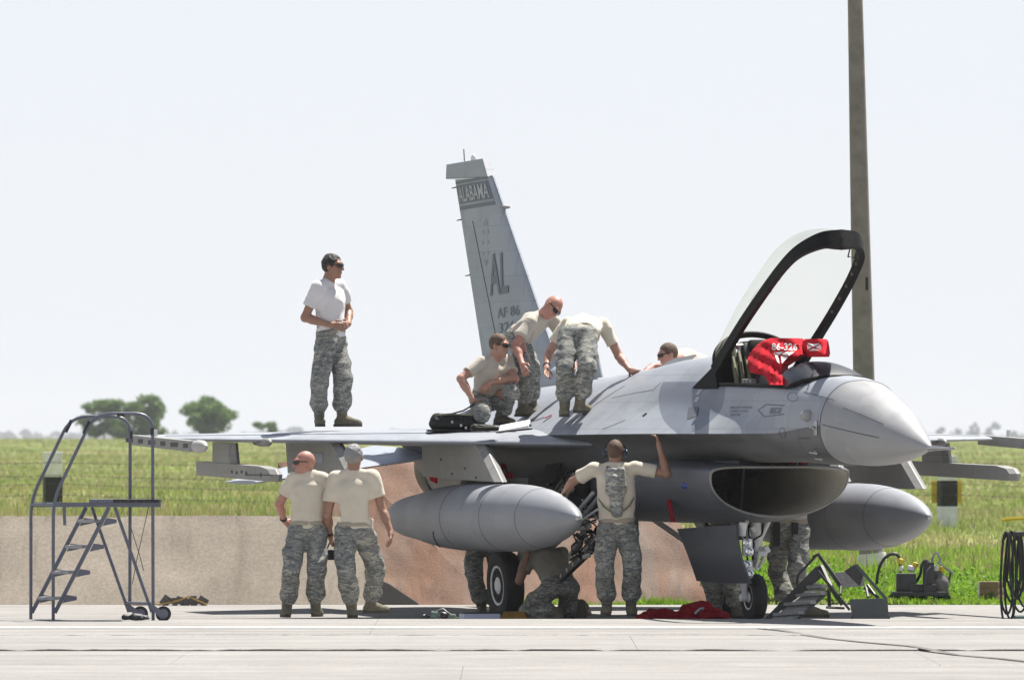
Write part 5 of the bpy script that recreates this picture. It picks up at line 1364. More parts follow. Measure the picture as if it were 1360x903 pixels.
    f.ell(hc + hf * .092 * S - hu * .062 * S, Ax, np.array((.026, .008, .009)) * S, .008)
    # hands: palm, four fingers of unequal length, thumb leaving the side of the palm
    gr = grip if isinstance(grip, tuple) else (grip, grip)
    for sg, e_, w_, h_ in ((-1, eL, wL, hL), (1, eR, wR, hR)):
        grip = gr[0] if sg < 0 else gr[1]; d = nrm(h_ - w_); inw = nrm(pv + up * .1 - h_); pn = nrm(inw - d * (inw @ d)); sd_ = np.cross(d, pn)
        thumb_side = nrm(sfw + g((0, 0, .3))) ; sd_ = sd_ if sd_ @ thumb_side > 0 else -sd_
        f.cone(w_, w_ + d * .03 * S, .026 * S, .030 * S, .012)
        for o_ in (-.024, -.008, .008, .024): f.cone(w_ + d * .025 * S + sd_ * o_ * S * .8, w_ + d * .092 * S + sd_ * o_ * S, .015 * S, .0125 * S, .008)
        for o_, ln in ((-.031, .062), (-.010, .078), (.011, .083), (.031, .072)):
            k0 = w_ + d * .088 * S + sd_ * o_ * S; d1 = nrm(d + pn * .55 * grip + sd_ * o_ * 3); k1 = k0 + d1 * ln * .5 * S; d2 = nrm(d + pn * 1.5 * grip + sd_ * o_ * 3); k2 = k1 + d2 * ln * .5 * S
            f.cone(k0, k1, .0100 * S, .0092 * S, .004).cone(k1, k2, .0092 * S, .0080 * S, .003)
        t0 = w_ + d * .030 * S + sd_ * .026 * S; t1 = t0 + nrm(d * .7 + sd_ * .8 + pn * .2) * .042 * S; t2 = t1 + nrm(d + sd_ * .25 + pn * .5 * grip) * .034 * S
        f.cone(t0, t1, .0145 * S, .0115 * S, .006).cone(t1, t2, .0115 * S, .009 * S, .003)
    body = sdf_obj('body', f, M[skin], root, base)
    # ---- shirt
    f = Field(allp[[0, 1, 3, 4, 9, 10]].min(0) - .20, allp[[0, 1, 3, 4, 9, 10]].max(0) + .20, .0105)
    wb = pv + up * waist * S; ch = nk - up * .16 * S
    for sg in (-1, 1):
        f.cone(wb + srt * sg * .070 * S, ch + srt * sg * .082 * S, .098 * S, .108 * S, .04); f.cone(nk - up * .01 * S + srt * sg * .02 * S, nk - up * .055 * S + srt * sg * .15 * S, .058 * S, .058 * S, .03)
    f.cone(wb + up * .02 * S + sfw * .03 * S, ch + sfw * .035 * S, .100 * S, .100 * S, .04); f.cone(wb - sfw * .012 * S, ch - sfw * .025 * S, .100 * S, .105 * S, .04); f.cone(ch - sfw * .01 * S, nk - up * .06 * S - sfw * .01 * S, .105 * S, .078 * S, .04)
    for s_, e_ in ((shL, eL), (shR, eR)):
        en = s_ + (e_ - s_) * .66; f.cone(s_, en + (e_ - s_) * .12, .068 * S, .074 * S, .035)
        b_ = .16; f.plane(en, e_ - s_, np.minimum(en, e_) - .085 * S, np.maximum(en, e_) + .085 * S)
    f.plane(pv + up * (waist - .035) * S, -up); f.ell(nk + up * .055 * S + sfw * .012 * S, (srt, sfw, up), np.array((.060, .064, .05)) * S, 0, cut=True)
    sh = sdf_obj('shirt', f, M[shirt], root, base, .0125 * S, seed + 1, 13.0)
    # ---- trousers
    L_ = allp[[0, 5, 6, 7, 8]]; f = Field(L_.min(0) - .2, L_.max(0) + .2, .0105)
    f.cone(pv + up * .085 * S - srt * .055 * S, pv - rt * .062 * S, .105 * S, .118 * S, .05).cone(pv + up * .085 * S + srt * .055 * S, pv + rt * .062 * S, .105 * S, .118 * S, .05)
    for sg, h_, k_, a_ in ((-1, hpL, kL, aL), (1, hpR, kR, aR)):
        f.cone(h_ - g((0, 0, .0)), k_, .110 * S, .092 * S, .025); bt = k_ + (a_ - k_) * .68
        f.cone(k_, bt, .093 * S, .088 * S, .025); f.cone(bt, bt + (a_ - k_) * .05, .092 * S, .070 * S, .03)
        out = nrm(rt * sg - nrm(k_ - h_) * (rt * sg @ nrm(k_ - h_))); mid_ = h_ + (k_ - h_) * .62 + out * .078 * S; t_ = nrm(k_ - h_)
        f.ell(mid_, (out, t_, np.cross(out, t_)), np.array((.036, .115, .080)) * S, .010)
    f.plane(pv + up * .105 * S, up, pv - .3, pv + .3 + up * .05)
    tro = sdf_obj('trousers', f, M[trousers], root, base, .0135 * S, seed + 2, 17.0)
    # belt
    f = Field(pv + up * .09 * S - .22, pv + up * .09 * S + .22, .0105)
    f.cone(pv + up * .085 * S - srt * .057 * S, pv + up * .04 * S - rt * .060 * S, .112 * S, .122 * S, .05).cone(pv + up * .085 * S + srt * .057 * S, pv + up * .04 * S + rt * .060 * S, .112 * S, .122 * S, .05)
    f.plane(pv + up * .108 * S, up).plane(pv + up * .066 * S, -up); sdf_obj('belt', f, M['belt'], root, base, 0, 0, smooth_it=0)
    # ---- boots
    for a_, k_, ft, td in ((aL, kL, footL, toe_down[0]), (aR, kR, footR, toe_down[1])):
        d = g((math.sin(R(ft)), math.cos(R(ft)), 0)); dn = g((0, 0, -1.0))
        if td: dd = nrm(a_ - k_); dn = d; d = g((0, 0, -1.0)) if td == 1 else nrm(dd)       # kneeling: toes on the ground, sole turned back
        if td: dn = -nrm(g((math.sin(R(ft)), math.cos(R(ft)), 0)))
        sw = np.cross(d, dn); sh_ = nrm(k_ - a_)
        sole_p = a_ + dn * .10 * S
        f = Field(a_ - .30, a_ + .30, .009)
        f.cone(a_ + sh_ * .17 * S, a_ - sh_ * .0, .060 * S, .052 * S, .02).cone(a_ - d * .035 * S + dn * .055 * S, a_ + d * .06 * S + dn * .05 * S, .044 * S, .050 * S, .02)
        f.cone(a_ + d * .05 * S + dn * .05 * S, a_ + d * .165 * S + dn * .068 * S, .050 * S, .040 * S, .025)
        f.plane(sole_p - dn * .022 * S, dn); bo = sdf_obj('boot', f, M['boot'], root, base, .002, seed + 5, 60.0)
        b = MB(); out = []
        for t in range(20):
            an = 2 * math.pi * t / 20; c, s2 = math.cos(an), math.sin(an)
            wdt = .050 if c > -.2 else .042; out.append(sole_p + d * (.055 + (.150 if c > 0 else .140) * c) * S + sw * wdt * S * (abs(s2) ** .7) * (1 if s2 > 0 else -1) - base)
        b.prism([tuple(p) for p in out], tuple(-dn * .026 * S)); b.build('sole', M['sole'], bo if bo is not None else root, sharp=40)
    # ---- hair
    if hair:
        f = Field(hc - .17, hc + .17, .0065); ex = {'short': .008, 'buzz': .004, 'full': .010}[cut]
        f.ell(hc + hu * .024 * S - hf * .015 * S, Ax, np.array((.077 + ex, .098 + ex, .098 + ex)) * S, .01)
        if cut == 'full': f.cone(hc + hu * .098 * S + hf * .062 * S - hr * .03, hc + hu * .094 * S + hf * .062 * S + hr * .03, .022 * S, .022 * S, .02)
        f.plane(hc + hf * .055 * S + hu * .045 * S, nrm(hf - hu * .55)); f.plane(hc + hf * .066 * S, hf)
        f.plane(hc - hu * .030 * S + hf * .01 * S, nrm(-hu + hf * .75)); f.plane(hc - hu * .085 * S, -hu)
        for sg in (-1, 1): f.ell(hc + hr * sg * .088 * S - hf * .002 * S - hu * .012 * S, Ax, np.array((.03, .030, .038)) * S, 0, cut=True)
        sdf_obj('hair', f, M[hair], root, base, .005 if cut != 'buzz' else .001, seed + 7, 90.0, 1)
    # ---- sunglasses
    if glasses:
        gl = MB()
        for sg in (-1, 1):
            P = []
            for a, bq in ((.008, .016), (.058, .018), (.066, .006), (.056, -.018), (.026, -.022), (.010, -.010)):
                P.append(hc + hr * sg * a * S + hu * (.010 + bq) * S + hf * (.108 - .55 * a ** 1.0 * (a / .066)) * S)
            c_ = [tuple(p - base) for p in P]; gl.prism(c_, tuple(hf * .006))
            gl.tube([tuple(hc + hr * sg * .064 * S + hu * .018 * S + hf * .070 * S - base), tuple(hc + hr * sg * .082 * S + hu * .016 * S + hf * .02 * S - base), tuple(hc + hr * sg * .083 * S + hu * .010 * S - hf * .012 * S - base)], .005 * S, 6)
        gl.tube([tuple(hc - hr * .012 * S + hu * .02 * S + hf * .112 * S - base), tuple(hc + hr * .012 * S + hu * .02 * S + hf * .112 * S - base)], .005 * S, 6)
        gl.build('sunglasses', M['shade'], root)
    if watch:
        for sd_ in watch:
            e_, w_ = (eL, wL) if sd_ == 'L' else (eR, wR); d = nrm(w_ - e_); p = w_ - d * .022 * S
            b = MB(); b.lathe([(-.013, .032 * S), (-.012, .036 * S), (.012, .036 * S), (.013, .032 * S)], tuple(p - base), tuple(d), 16); b.build('wrist_watch', M['blkcloth'], root)
    return dict(root=root, base=base, pv=pv, nk=nk, up=up, srt=srt, sfw=sfw, rt=rt, fw=fw, hc=hc, hf=hf, hu=hu, hr=hr, shL=shL, shR=shR, hL=hL, hR=hR, wL=wL, wR=wR, S=S)

PEOPLE = {}
# the man standing on the wing, facing right, hands together in front
PEOPLE['wing'] = person('dark haired man in white T-shirt and sunglasses standing on the wing', 3.69, (440, 452), (436, 374, .0), (442, 354, -.02), (.86, -.42, -.02), 118,
    (456, 503, -1), (424, 506, -1), (454, 553, 1), (424, 553, 1), 100, 172, (463, 414, 1), (405, 422, -1), (463, 430, -1), (438, 431, -1), (459, 432, -1), (450, 433, -1), scale=1.05, shirt='wht', skin='skin_b', hair='hair_d', cut='short', glasses=True, grip=.9, syaw=125, seed=10)
PEOPLE['left'] = person('bald man in tan T-shirt and sunglasses, hand on hip, looking left', -.9, (408, 706), (409, 629, 0), (404, 615, -.01), (-.93, -.36, -.03), -8,
    (387, 757, -1), (420, 757, -1), (381, 806, 1), (419, 805, 1), -12, 14, (371, 669, 1), (437, 672, 1), (377, 690, 1), (424, 694, 1), (387, 700, 1), (416, 703, 1), scale=1.0, skin='skin_c', glasses=True, watch='L', seed=20, shw=.148)
PEOPLE['grey'] = person('grey haired man in tan T-shirt walking away with his back turned', -1.0, (471, 708), (470, 626, 0), (470, 607, .02), (.25, .95, 0), 4,
    (460, 758, -1), (499, 760, 1), (467, 806, 1), (492, 800, 1), 6, 58, (435, 684, -1), (507, 675, 1), (438, 710, 1), (519, 706, -1), (440, 719, 1), (519, 718, -1), scale=1.04, skin='skin_b', hair='hair_g', cut='short', watch='L', grip=.7, seed=30, shw=.176)
PEOPLE['ear'] = person('man with blue ear defenders and camouflage back pack, arms spread between tank and fuselage', -.12, (820, 703), (817, 618, .0), (817, 600, .03), (.08, .98, .1), 0,
    (803, 757, -1), (840, 758, -1), (806, 804, 1), (838, 804, 1), -8, 8, (760, 640, 1), (886, 629, -1), (748, 658, 1), (876, 593, 1), (738, 664, 1), (874, 580, 1), scale=1.03, skin='skin_b', hair='hair_b', cut='buzz', trousers='camo_b', grip=(.2, 1.6), seed=40, shw=.20, sh_drop=.03)
# on the aircraft
PEOPLE['crouch'] = person('man in sunglasses crouching on one knee on the wing root beside black tool bags', 3.0, (645, 531, .12), (657, 474, -.02), (663, 459, -.05), (.85, -.46, -.12), 128,
    (679, 520, -1), (640, 549, -1), (664, 552, 1), (622, 557, 1), 130, 118, (684, 503, -1), (612, 503, -1), (652, 508, -1), (628, 531, -1), (642, 517, -1), (634, 536, 1), scale=1.0, shirt='tan_b', skin='skin_a', hair='hair_b', cut='buzz', glasses=True, grip=.8, syaw=136, seed=50)
PEOPLE['bend'] = person('bald man in sunglasses bending forward with one arm hanging, beside the tail fin', 3.42, (686, 448, .02), (721, 419, -.22), (734, 408, -.34), (.40, -.68, -.62), 96,
    (707, 492, -1), (700, 494, -1), (706, 537, 1), (694, 540, 1), 85, 95, (752, 455, -1), (685, 458, -1), (762, 482, -1), (693, 482, -1), (764, 491, -1), (696, 491, -1), scale=1.02, shirt='tan_b', skin='skin_c', glasses=True, watch='L', syaw=104, headup=(.55, .0, .6), seed=60)
PEOPLE['back'] = person('man bending away over the fuselage with his back turned, watch on left wrist', 1.95, (768, 446, -.04), (778, 428, .46), (788, 440, .60), (.30, .7, -.65), 8,
    (750, 490, -1), (779, 488, -1), (750, 540, 1), (770, 535, 1), -4, 42, (729, 470, -1), (822, 473, -1), (726, 487, -1), (836, 491, -1), (726, 497, -1), (845, 495, 1), scale=1.04, shirt='tan', skin='skin_a', hair='hair_b', cut='buzz', watch='L', syaw=6, headup=(.2, .8, .4), seed=70, grip=.3, waist=.075)
PEOPLE['far'] = person('man in sunglasses leaning over the spine from the far side, head and shoulders showing', 4.35, (948, 492, .75), (903, 477, .16), (887, 471, .0), (-.90, -.36, -.22), -82,
    (930, 520, 1), (960, 530, 1), (968, 560, 1), (990, 562, 1), -80, -80, (866, 488, -1), (885, 515, 1), (852, 499, -1), (860, 520, -1), scale=1.0, shirt='tan', skin='skin_c', hair='hair_b', cut='buzz', glasses=True, syaw=-78, seed=80, headup=(-.2, 0, 1))
# below the aircraft
PEOPLE['legs'] = person('man standing behind the main wheel, only dark camouflage legs showing', 4.55, (644, 712), (642, 632, .1), (640, 612, -.02), (-.3, -.9, -.2), 175,
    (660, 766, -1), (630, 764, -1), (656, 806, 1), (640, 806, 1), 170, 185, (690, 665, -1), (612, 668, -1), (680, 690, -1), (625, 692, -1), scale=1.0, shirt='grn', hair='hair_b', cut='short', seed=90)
PEOPLE['kneel'] = person('man in grey shirt kneeling beside the main wheel under the drop tank', 2.55, (744, 778, -.05), (724, 731, .32), (712, 722, .40), (-.75, .6, -.25), -22,
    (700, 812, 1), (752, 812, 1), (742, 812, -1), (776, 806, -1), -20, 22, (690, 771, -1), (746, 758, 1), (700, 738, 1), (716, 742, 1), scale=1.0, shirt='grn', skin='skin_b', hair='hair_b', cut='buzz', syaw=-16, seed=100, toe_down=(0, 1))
PEOPLE['nose'] = person('man behind the nose wheel and small steps, only camouflage legs and boots showing', 1.85, (1050, 704), (1048, 625, 0), (1047, 606, 0), (.2, .95, 0), 12,
    (1032, 757, 1), (1058, 757, -1), (1048, 804, -1), (1074, 806, 1), 60, 88, (1018, 665, 1), (1080, 668, 1), (1030, 640, 1), (1070, 640, 1), scale=1.03, shirt='tan_b', hair='hair_b', cut='short', seed=110)
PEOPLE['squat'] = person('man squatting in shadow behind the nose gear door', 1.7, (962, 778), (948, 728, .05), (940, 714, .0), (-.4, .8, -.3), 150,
    (945, 775, -1), (972, 772, -1), (952, 808, 1), (978, 808, 1), 160, 150, (925, 752, -1), (975, 748, -1), (935, 775, -1), (965, 765, -1), scale=.98, shirt='grn', hair='hair_b', cut='buzz', seed=120)

# ---- things worn
def worn(P, name, mb, mat, sharp=40): return mb.build(name, M[mat], P['root'], sharp=sharp)
E_ = PEOPLE['ear']; loc = lambda P, p: tuple(np.asarray(p) - P['base'])
M['navy'] = simple('ear_cup_navy', (.008, .018, .05), .3, var=.15)
for sg in (-1, 1):
    c = E_['hc'] + E_['hr'] * sg * .088 - E_['hu'] * .012; b = MB(); b.lathe([(-.012, .030), (-.006, .040), (.012, .042), (.030, .036), (.036, .015)], loc(E_, c), tuple(E_['hr'] * sg), 18); worn(E_, 'ear_cup', b, 'navy')
b = MB(); b.tube([loc(E_, E_['hc'] + E_['hr'] * .108 * math.cos(a) - E_['hf'] * .02 + E_['hu'] * .136 * math.sin(a)) for a in np.linspace(.05, math.pi - .05, 16)], .008, 6); worn(E_, 'ear_defender_band', b, 'blkcloth')
# hydration pack on his back
f = Field(E_['nk'] - .5, E_['nk'] + .3, .010); bk = -E_['sfw']; c0 = E_['nk'] - E_['up'] * .10 + bk * .135
f.cone(c0 + E_['up'] * .04 - E_['srt'] * .05, c0 - E_['up'] * .14 - E_['srt'] * .05, .052, .058, .03).cone(c0 + E_['up'] * .04 + E_['srt'] * .05, c0 - E_['up'] * .14 + E_['srt'] * .05, .052, .058, .03).cone(c0 - E_['up'] * .12, c0 - E_['up'] * .36, .075, .062, .04).cone(c0 - E_['up'] * .03 + bk * .03, c0 - E_['up'] * .15 + bk * .03, .052, .055, .01)
M['camo_p'] = mat_camo('camo_pack', 1.6); sdf_obj('back_pack', f, M['camo_p'], E_['root'], E_['base'], .006, 9, 40.0)
for sg in (-1, 1):
    b = MB(); b.tube([loc(E_, p) for p in (c0 + E_['srt'] * sg * .075 + E_['up'] * .06 - bk * .03, E_['nk'] + E_['srt'] * sg * .075 + E_['up'] * .03 - bk * .02, E_['nk'] + E_['srt'] * sg * .085 - E_['up'] * .06 - bk * .10)], .016, 6); worn(E_, 'pack_strap', b, 'olive')
    b = MB(); b.tube([loc(E_, p) for p in (c0 + E_['srt'] * sg * .05 - E_['up'] * .36 + bk * .02, c0 + E_['srt'] * sg * .13 - E_['up'] * .30 - bk * .015, c0 + E_['srt'] * sg * .175 - E_['up'] * .22 - bk * .08)], .009, 6); worn(E_, 'waist_strap', b, 'olive')
b = MB(); p = E_['pv'] + E_['rt'] * .185 + E_['up'] * .03; b.box(loc(E_, p), (.05, .07, .13), bev=.012); b.tube([loc(E_, p + np.array((.01, 0, .05))), loc(E_, p + np.array((.04, 0, .24)))], .006, 6); worn(E_, 'radio', b, 'blkcloth')
# camera hanging from the grey haired man's hand
G_ = PEOPLE['grey']; c = G_['hL'] + np.array((.0, 0, -.13)); cm = empty('hand_camera', tuple(c)); tag(cm, 'black camera hanging by its strap from the hand of the grey haired man', 'camera')
MB().box((0, 0, 0), (.12, .075, .10), bev=.015).build('camera_body', M['blkcloth'], cm); MB().lathe([(0, .04), (.07, .042), (.075, .034)], (0, .03, 0), (0, 1, 0), 16).build('lens', M['dkmetal'], cm)
MB().tube([(-.05, 0, .04), (-.02, 0, .11), (.0, .0, .15), (.02, 0, .11), (.05, 0, .04)], .008, 6).build('strap', M['blkcloth'], cm)
# black straps on the vest of the man behind the nose wheel, pouch on belt of the man bending away
for P, sg in ((PEOPLE['nose'], .55), (PEOPLE['nose'], -1.0)):
    b = MB(); q = P['pv'] + P['rt'] * .12 * sg - P['fw'] * .125; b.box(loc(P, q - np.array((0, 0, .04))), (.07, .03, .24), bev=.012); worn(P, 'tool_pouch', b, 'blkcloth')
P = PEOPLE['back']
for sg in (-1, 1):
    b = MB(); q = P['pv'] + P['rt'] * .155 * sg + P['up'] * .03; b.tube([loc(P, q + P['up'] * .06 + np.array((0, -.04, .05))), loc(P, q + np.array((0, -.08, -.05))), loc(P, q + np.array((0, -.06, -.16)))], [.012, .022, .018], 8); worn(P, 'belt_pouch', b, 'blkcloth')
# ------------------------------------------------------------------ ladder stand on the left
M['stand'] = simple('stand_paint', (.105, .115, .155), .45, var=.15, scale=8); M['standb'] = simple('stand_dark', (.02, .02, .024), .6, var=.2); M['tread'] = simple('tread_grating', (.30, .30, .31), .6, metal=.3, var=.2, scale=30, bmp=.3)
z1 = lambda x, y: (x / 2.359, 520 + y / 2.359)
YB, YA = -2.35, -1.85
ls = empty('ladder_stand', tuple(at(130, 829, -2.1))[:2] + (.044,)); tag(ls, 'grey wheeled maintenance ladder stand with tall handrails at the left wingtip', 'ladder')
def lp(zx, zy, Y): return at(*z1(zx, zy), Y)
def bendpath(pts, Y, rad=.09):
    P = [lp(x, y, Y) for x, y in pts]; out = [P[0]]
    for i in range(1, len(P) - 1):
        a, b, c = P[i - 1], P[i], P[i + 1]; d1 = (a - b).normalized() * min(rad, (a - b).length * .45); d2 = (c - b).normalized() * min(rad, (c - b).length * .45)
        for k in range(7): t = k / 6; out.append((b + d1) * (1 - t) ** 2 + b * 2 * t * (1 - t) + (b + d2) * t * t)
    return out + [P[-1]]
railA = [(97, 729), (97, 338), (222, 78), (408, 78), (407, 690)]; railB = [(167, 730), (167, 338), (296, 69), (478, 69), (480, 718)]
for pts, Y in ((railA, YA), (railB, YB)): MB().tube(bendpath(pts, Y, .17), .0165, 10).build('handrail', M['stand'], ls, world=True)
for pts, Y in (((215, 108), YA), ((272, 112), YB), ((410, 135), YA), ((477, 125), YB), ((378, 72), YB)):
    c = lp(*pts, Y); dv_ = Vector((.03, 0, .06)) if pts[0] in (215, 272) else (Vector((0, 0, .035)) if pts[0] != 378 else Vector((.035, 0, 0)))
    MB().tube([c - dv_, c + dv_], .0185, 10).build('black_band', M['standb'], ls, world=True)
for Y, o_ in ((YA, 0), (YB, 72)):
    MB().tube([lp(270 + o_, 362, Y), lp(100 + o_, 692, Y)], .02, 8).build('stringer', M['stand'], ls, world=True)
    MB().tube([lp(288 + o_, 362, Y), lp(404 + o_, 690, Y)], .016, 8).build('rear_leg', M['stand'], ls, world=True)
    b = MB(); x0_, x1_ = lp(100 + .93 * o_, 354, Y).x, lp(432 + o_, 354, Y).x; b.box(((x0_ + x1_) / 2, Y, lp(200, 354, Y).z), (x1_ - x0_, .03, .045)); b.build('deck_beam', M['stand'], ls, world=True)
    c = lp((440 if Y == YA else 512), 695, Y - .02)
    b = MB(); b.lathe([(-.02, .05), (-.02, .075), (.02, .075), (.02, .05)], c, (0, 1, 0), 24); b.build('castor_wheel', M['rubber'], ls, world=True)
    b = MB(); b.lathe([(-.022, .004), (-.022, .048), (.022, .048), (.022, .004)], c, (0, 1, 0), 18); b.build('castor_hub', M['stand'], ls, world=True)
    b = MB(); b.prism([c + Vector((-.16, -.028, .09)), c + Vector((-.10, -.028, .09)), c + Vector((.03, -.028, .0)), c + Vector((-.02, -.028, -.05))], (0, .012, 0)); b.build('castor_bracket', M['stand'], ls, world=True)
for k, (x0, x1, y) in enumerate(((235, 335, 405), (195, 295, 485), (152, 255, 565), (110, 212, 646))):
    a, c = lp(x0, y, YA), lp(x1 - 42, y, YB); m = (a + c) / 2 + Vector((.06, 0, 0))
    b = MB(); b.box(m, (.17, .55, .030), Matrix.Rotation(R(-6), 3, 'Z'), bev=.004); b.build('tread', M['tread'], ls, world=True)
    for Y, o_ in ((YA, 0), (YB, 72)):
        e = lp(x0 + 20 + o_, y + 6, Y); b = MB(); b.prism([e + Vector((-.02, 0, -.03)), e + Vector((.12, 0, .0)), e + Vector((.12, 0, .035)), e + Vector((.02, 0, .05))], (0, .008, 0)); b.build('tread_bracket', M['stand'], ls, world=True)
a, c = lp(280, 341, YA), lp(505, 341, YB)
for k in range(9):
    t = (k + .5) / 9; X = lp(285, 341, YA).x * (1 - t) + lp(502, 341, YB).x * t
    MB().box((X, (YA + YB) / 2, a.z), ((c.x - a.x) / 9 - .012, .60, .03), bev=.003).build('deck_plank', M['stand' if k < 3 else 'standb'], ls, world=True)
MB().tube([lp(100, 353, YA), lp(170, 353, YB)], .014, 8).build('cross_bar', M['stand'], ls, world=True)
MB().tube([lp(395, 661, YA), lp(470, 663, YB)], .014, 8).build('cross_bar', M['stand'], ls, world=True)
MB().tube([lp(201, 360, YB), lp(203, 418, YB)], .016, 8).build('latch_bar', M['stand'], ls, world=True)
for x0, x1 in ((467, 430), (412, 440)): MB().tube([lp(x0, 356 if x0 == 467 else 430, -2.1), lp(x1, 520, -2.1), lp(415 if x0 == 467 else 450, 600 if x0 == 467 else 560, -2.1)], .004, 5).build('stay_wire', M['wire'], ls, world=True)
# black gloves dropped by the castor
gl_ = empty('work_gloves', tuple(at(177, 826, -2.6))[:2] + (.046,)); tag(gl_, 'black work gloves dropped beside the castor of the ladder stand', 'gloves')
for k, (x, z, r_) in enumerate(((-.05, .03, .035), (.04, .035, .045), (.10, .03, .03))):
    f = Field((x - .12, -.12, -.03), (x + .12, .12, .15), .010); f.cone((x - .03, 0, z * .8), (x + .03, .02, z), r_, r_ * .7, .02).cone((x, 0, z), (x + .05, -.03, z * .6), .018, .014, .01).plane((0, 0, 0.001), (0, 0, -1)); sdf_obj('glove', f, M['standb'], gl_, (0, 0, 0), .004, k, 50)

# ------------------------------------------------------------------ things lying on the wing
def wtop(u, v): return max(body_w(max(u, -8.5), v) if v < 1.31 else 0, WS + .045)
def on_jet(px, v, lift=0.0):
    u = jp(px, 570, v)[0]; return JW(u, v, (WS + .062 if v > 1.33 else body_w(u, v)) + lift)
M['vinyl'] = simple('black_vinyl', (.009, .009, .010), .45, var=.3, scale=14, bmp=.35, spec=.3)
bag = empty('tool_bag', on_jet(602, 1.95)); bag.rotation_euler = (0, 0, R(6)); tag(bag, 'open black tool bag with buckles and shoulder strap on the wing', 'bag')
f = Field((-.27, -.15, -.02), (.27, .15, .25), .009); f.cone((-.17, 0, .085), (.17, 0, .085), .078, .078, .02).cone((-.17, .0, .13), (.17, 0, .13), .062, .055, .02).plane((0, 0, .004), (0, 0, -1)).plane((0, 0, .178), (0.06, 0, 1)); sdf_obj('bag_body', f, M['vinyl'], bag, (0, 0, 0), .006, 3, 38)
b = MB(); b.box((.0, -.02, .012), (.54, .20, .022), bev=.01); b.build('base_flap', M['vinyl'], bag)
b = MB(); b.tube([(-.19, -.02, .17), (-.02, -.06, .182), (.10, -.03, .215), (.20, .02, .27), (.28, .05, .31)], .009, 6); b.build('shoulder_strap', M['vinyl'], bag)
b = MB(); b.tube([(-.20, -.07, .17), (0, -.085, .178), (.2, -.07, .168)], .007, 6); b.build('zip_edge', M['olive'], bag)
for x in (-.02, .07, .12): 
    b = MB(); b.box((x, -.085 - .01 * (x > 0), .10 - .5 * max(x, 0)), (.022, .012, .026), bev=.004); b.build('buckle', M['steel'], bag)
    b = MB(); b.box((x, -.080, .13), (.02, .008, .07), bev=.002); b.build('buckle_strap', M['vinyl'], bag)
pouch = empty('tool_pouch', on_jet(645, 1.85)); pouch.rotation_euler = (0, 0, R(-4)); tag(pouch, 'flat black tool pouch between the bag and the white checklist on the wing', 'pouch')
f = Field((-.2, -.12, -.02), (.2, .12, .12), .009); f.cone((-.11, 0, .035), (.10, 0, .03), .05, .035, .02).plane((0, 0, .003), (0, 0, -1)); sdf_obj('pouch_body', f, M['vinyl'], pouch, (0, 0, 0), .006, 5, 45)
b = MB(); b.tube([(-.14, -.03, .06), (-.05, -.05, .045), (.08, -.04, .05), (.16, 0, .03)], .007, 6); b.build('pouch_strap', M['olive'], pouch)
chk = empty('checklist', on_jet(683, 1.72)); chk.rotation_euler = (0, R(-6), R(-10)); tag(chk, 'white checklist booklet lying open on the wing root', 'booklet')
MB().box((0, 0, .010), (.35, .17, .014), bev=.003).build('cover', M['vinyl'], chk); MB().box((0.01, -.01, .050), (.31, .16, .030), Matrix.Rotation(R(22), 3, 'X') @ Matrix.Rotation(R(-5), 3, 'Y'), bev=.003).build('page_block', M['whitet'], chk); MB().box((.165, -.02, .045), (.035, .05, .02), bev=.004).build('clip', M['dkmetal'], chk)
u_, v_ = jp(728, 556, 1.05)[0], 1.05
tagp = empty('red_tag', JW(u_, v_, body_w(u_, v_) + .012)); tag(tagp, 'small red tag on a cord lying by the boot on the wing root', 'tag')
M['pinkred'] = simple('tag_red', (.62, .06, .09), .6, var=.1)
b = MB(); b.box((0, 0, .008), (.08, .04, .012), Matrix.Rotation(R(-25), 3, 'Y'), bev=.004); b.build('tag_plate', M['pinkred'], tagp)
b = MB(); b.tube([(-.04, 0, .0), (-.12, -.02, -.03), (-.20, -.05, -.045), (-.27, -.08, -.06)], .004, 5); b.build('cord', M['blk'], tagp)

# ------------------------------------------------------------------ red cloth covers in the cockpit
def cover(name, label, rows, vf, thick, mat):
    root = empty(name, tuple(JW(.6, 0, 2.35))); tag(root, label, 'cover'); n = 14; m = 5; vs = []
    ry = [r_[0] for r_ in rows]; yy = np.linspace(ry[0], ry[-1], m * (len(rows) - 1) + 1)
    for y_ in yy:
        xl = np.interp(y_, ry, [r_[1] for r_ in rows]); xr = np.interp(y_, ry, [r_[2] for r_ in rows])
        for i in range(n + 1):
            s = i / n; x_ = xl + (xr - xl) * s
            vs.append(np.array(JW(*jp(x_, y_, vf(x_, y_) - .05 * (2 * s - 1) ** 4))))
    k = len(vs); back = [p + np.array((thick * (.5 + .5 * (1 - j / k)) * .25, thick * (.4 + .6 * (1 - j / k)), 0)) for j, p in enumerate(vs)]
    V = vs + back; w_ = n + 1; h_ = len(yy)
    F = [(j * w_ + i, j * w_ + i + 1, (j + 1) * w_ + i + 1, (j + 1) * w_ + i) for j in range(h_ - 1) for i in range(n)]
    F += [tuple(k + q for q in f[::-1]) for f in F]
    ed = list(range(w_)) + [j * w_ + n for j in range(1, h_)] + [(h_ - 1) * w_ + i for i in range(n - 1, -1, -1)] + [j * w_ for j in range(h_ - 2, 0, -1)]
    F += [(ed[q], k + ed[q], k + ed[(q + 1) % len(ed)], ed[(q + 1) % len(ed)]) for q in range(len(ed))]
    o = mesh_obj('cloth', np.array(V) - np.array(root.location), [f[::-1] for f in F], M[mat], root, sharp=70)
    return root
fold = lambda x, y: .018 * math.sin(x * .35 + y * .12) + .014 * math.sin(x * .16 - y * .33 + 1) + .008 * math.sin(x * .8)
vf1 = lambda x, y: .10 + .37 * (y - 450) / 60 + fold(x, y)
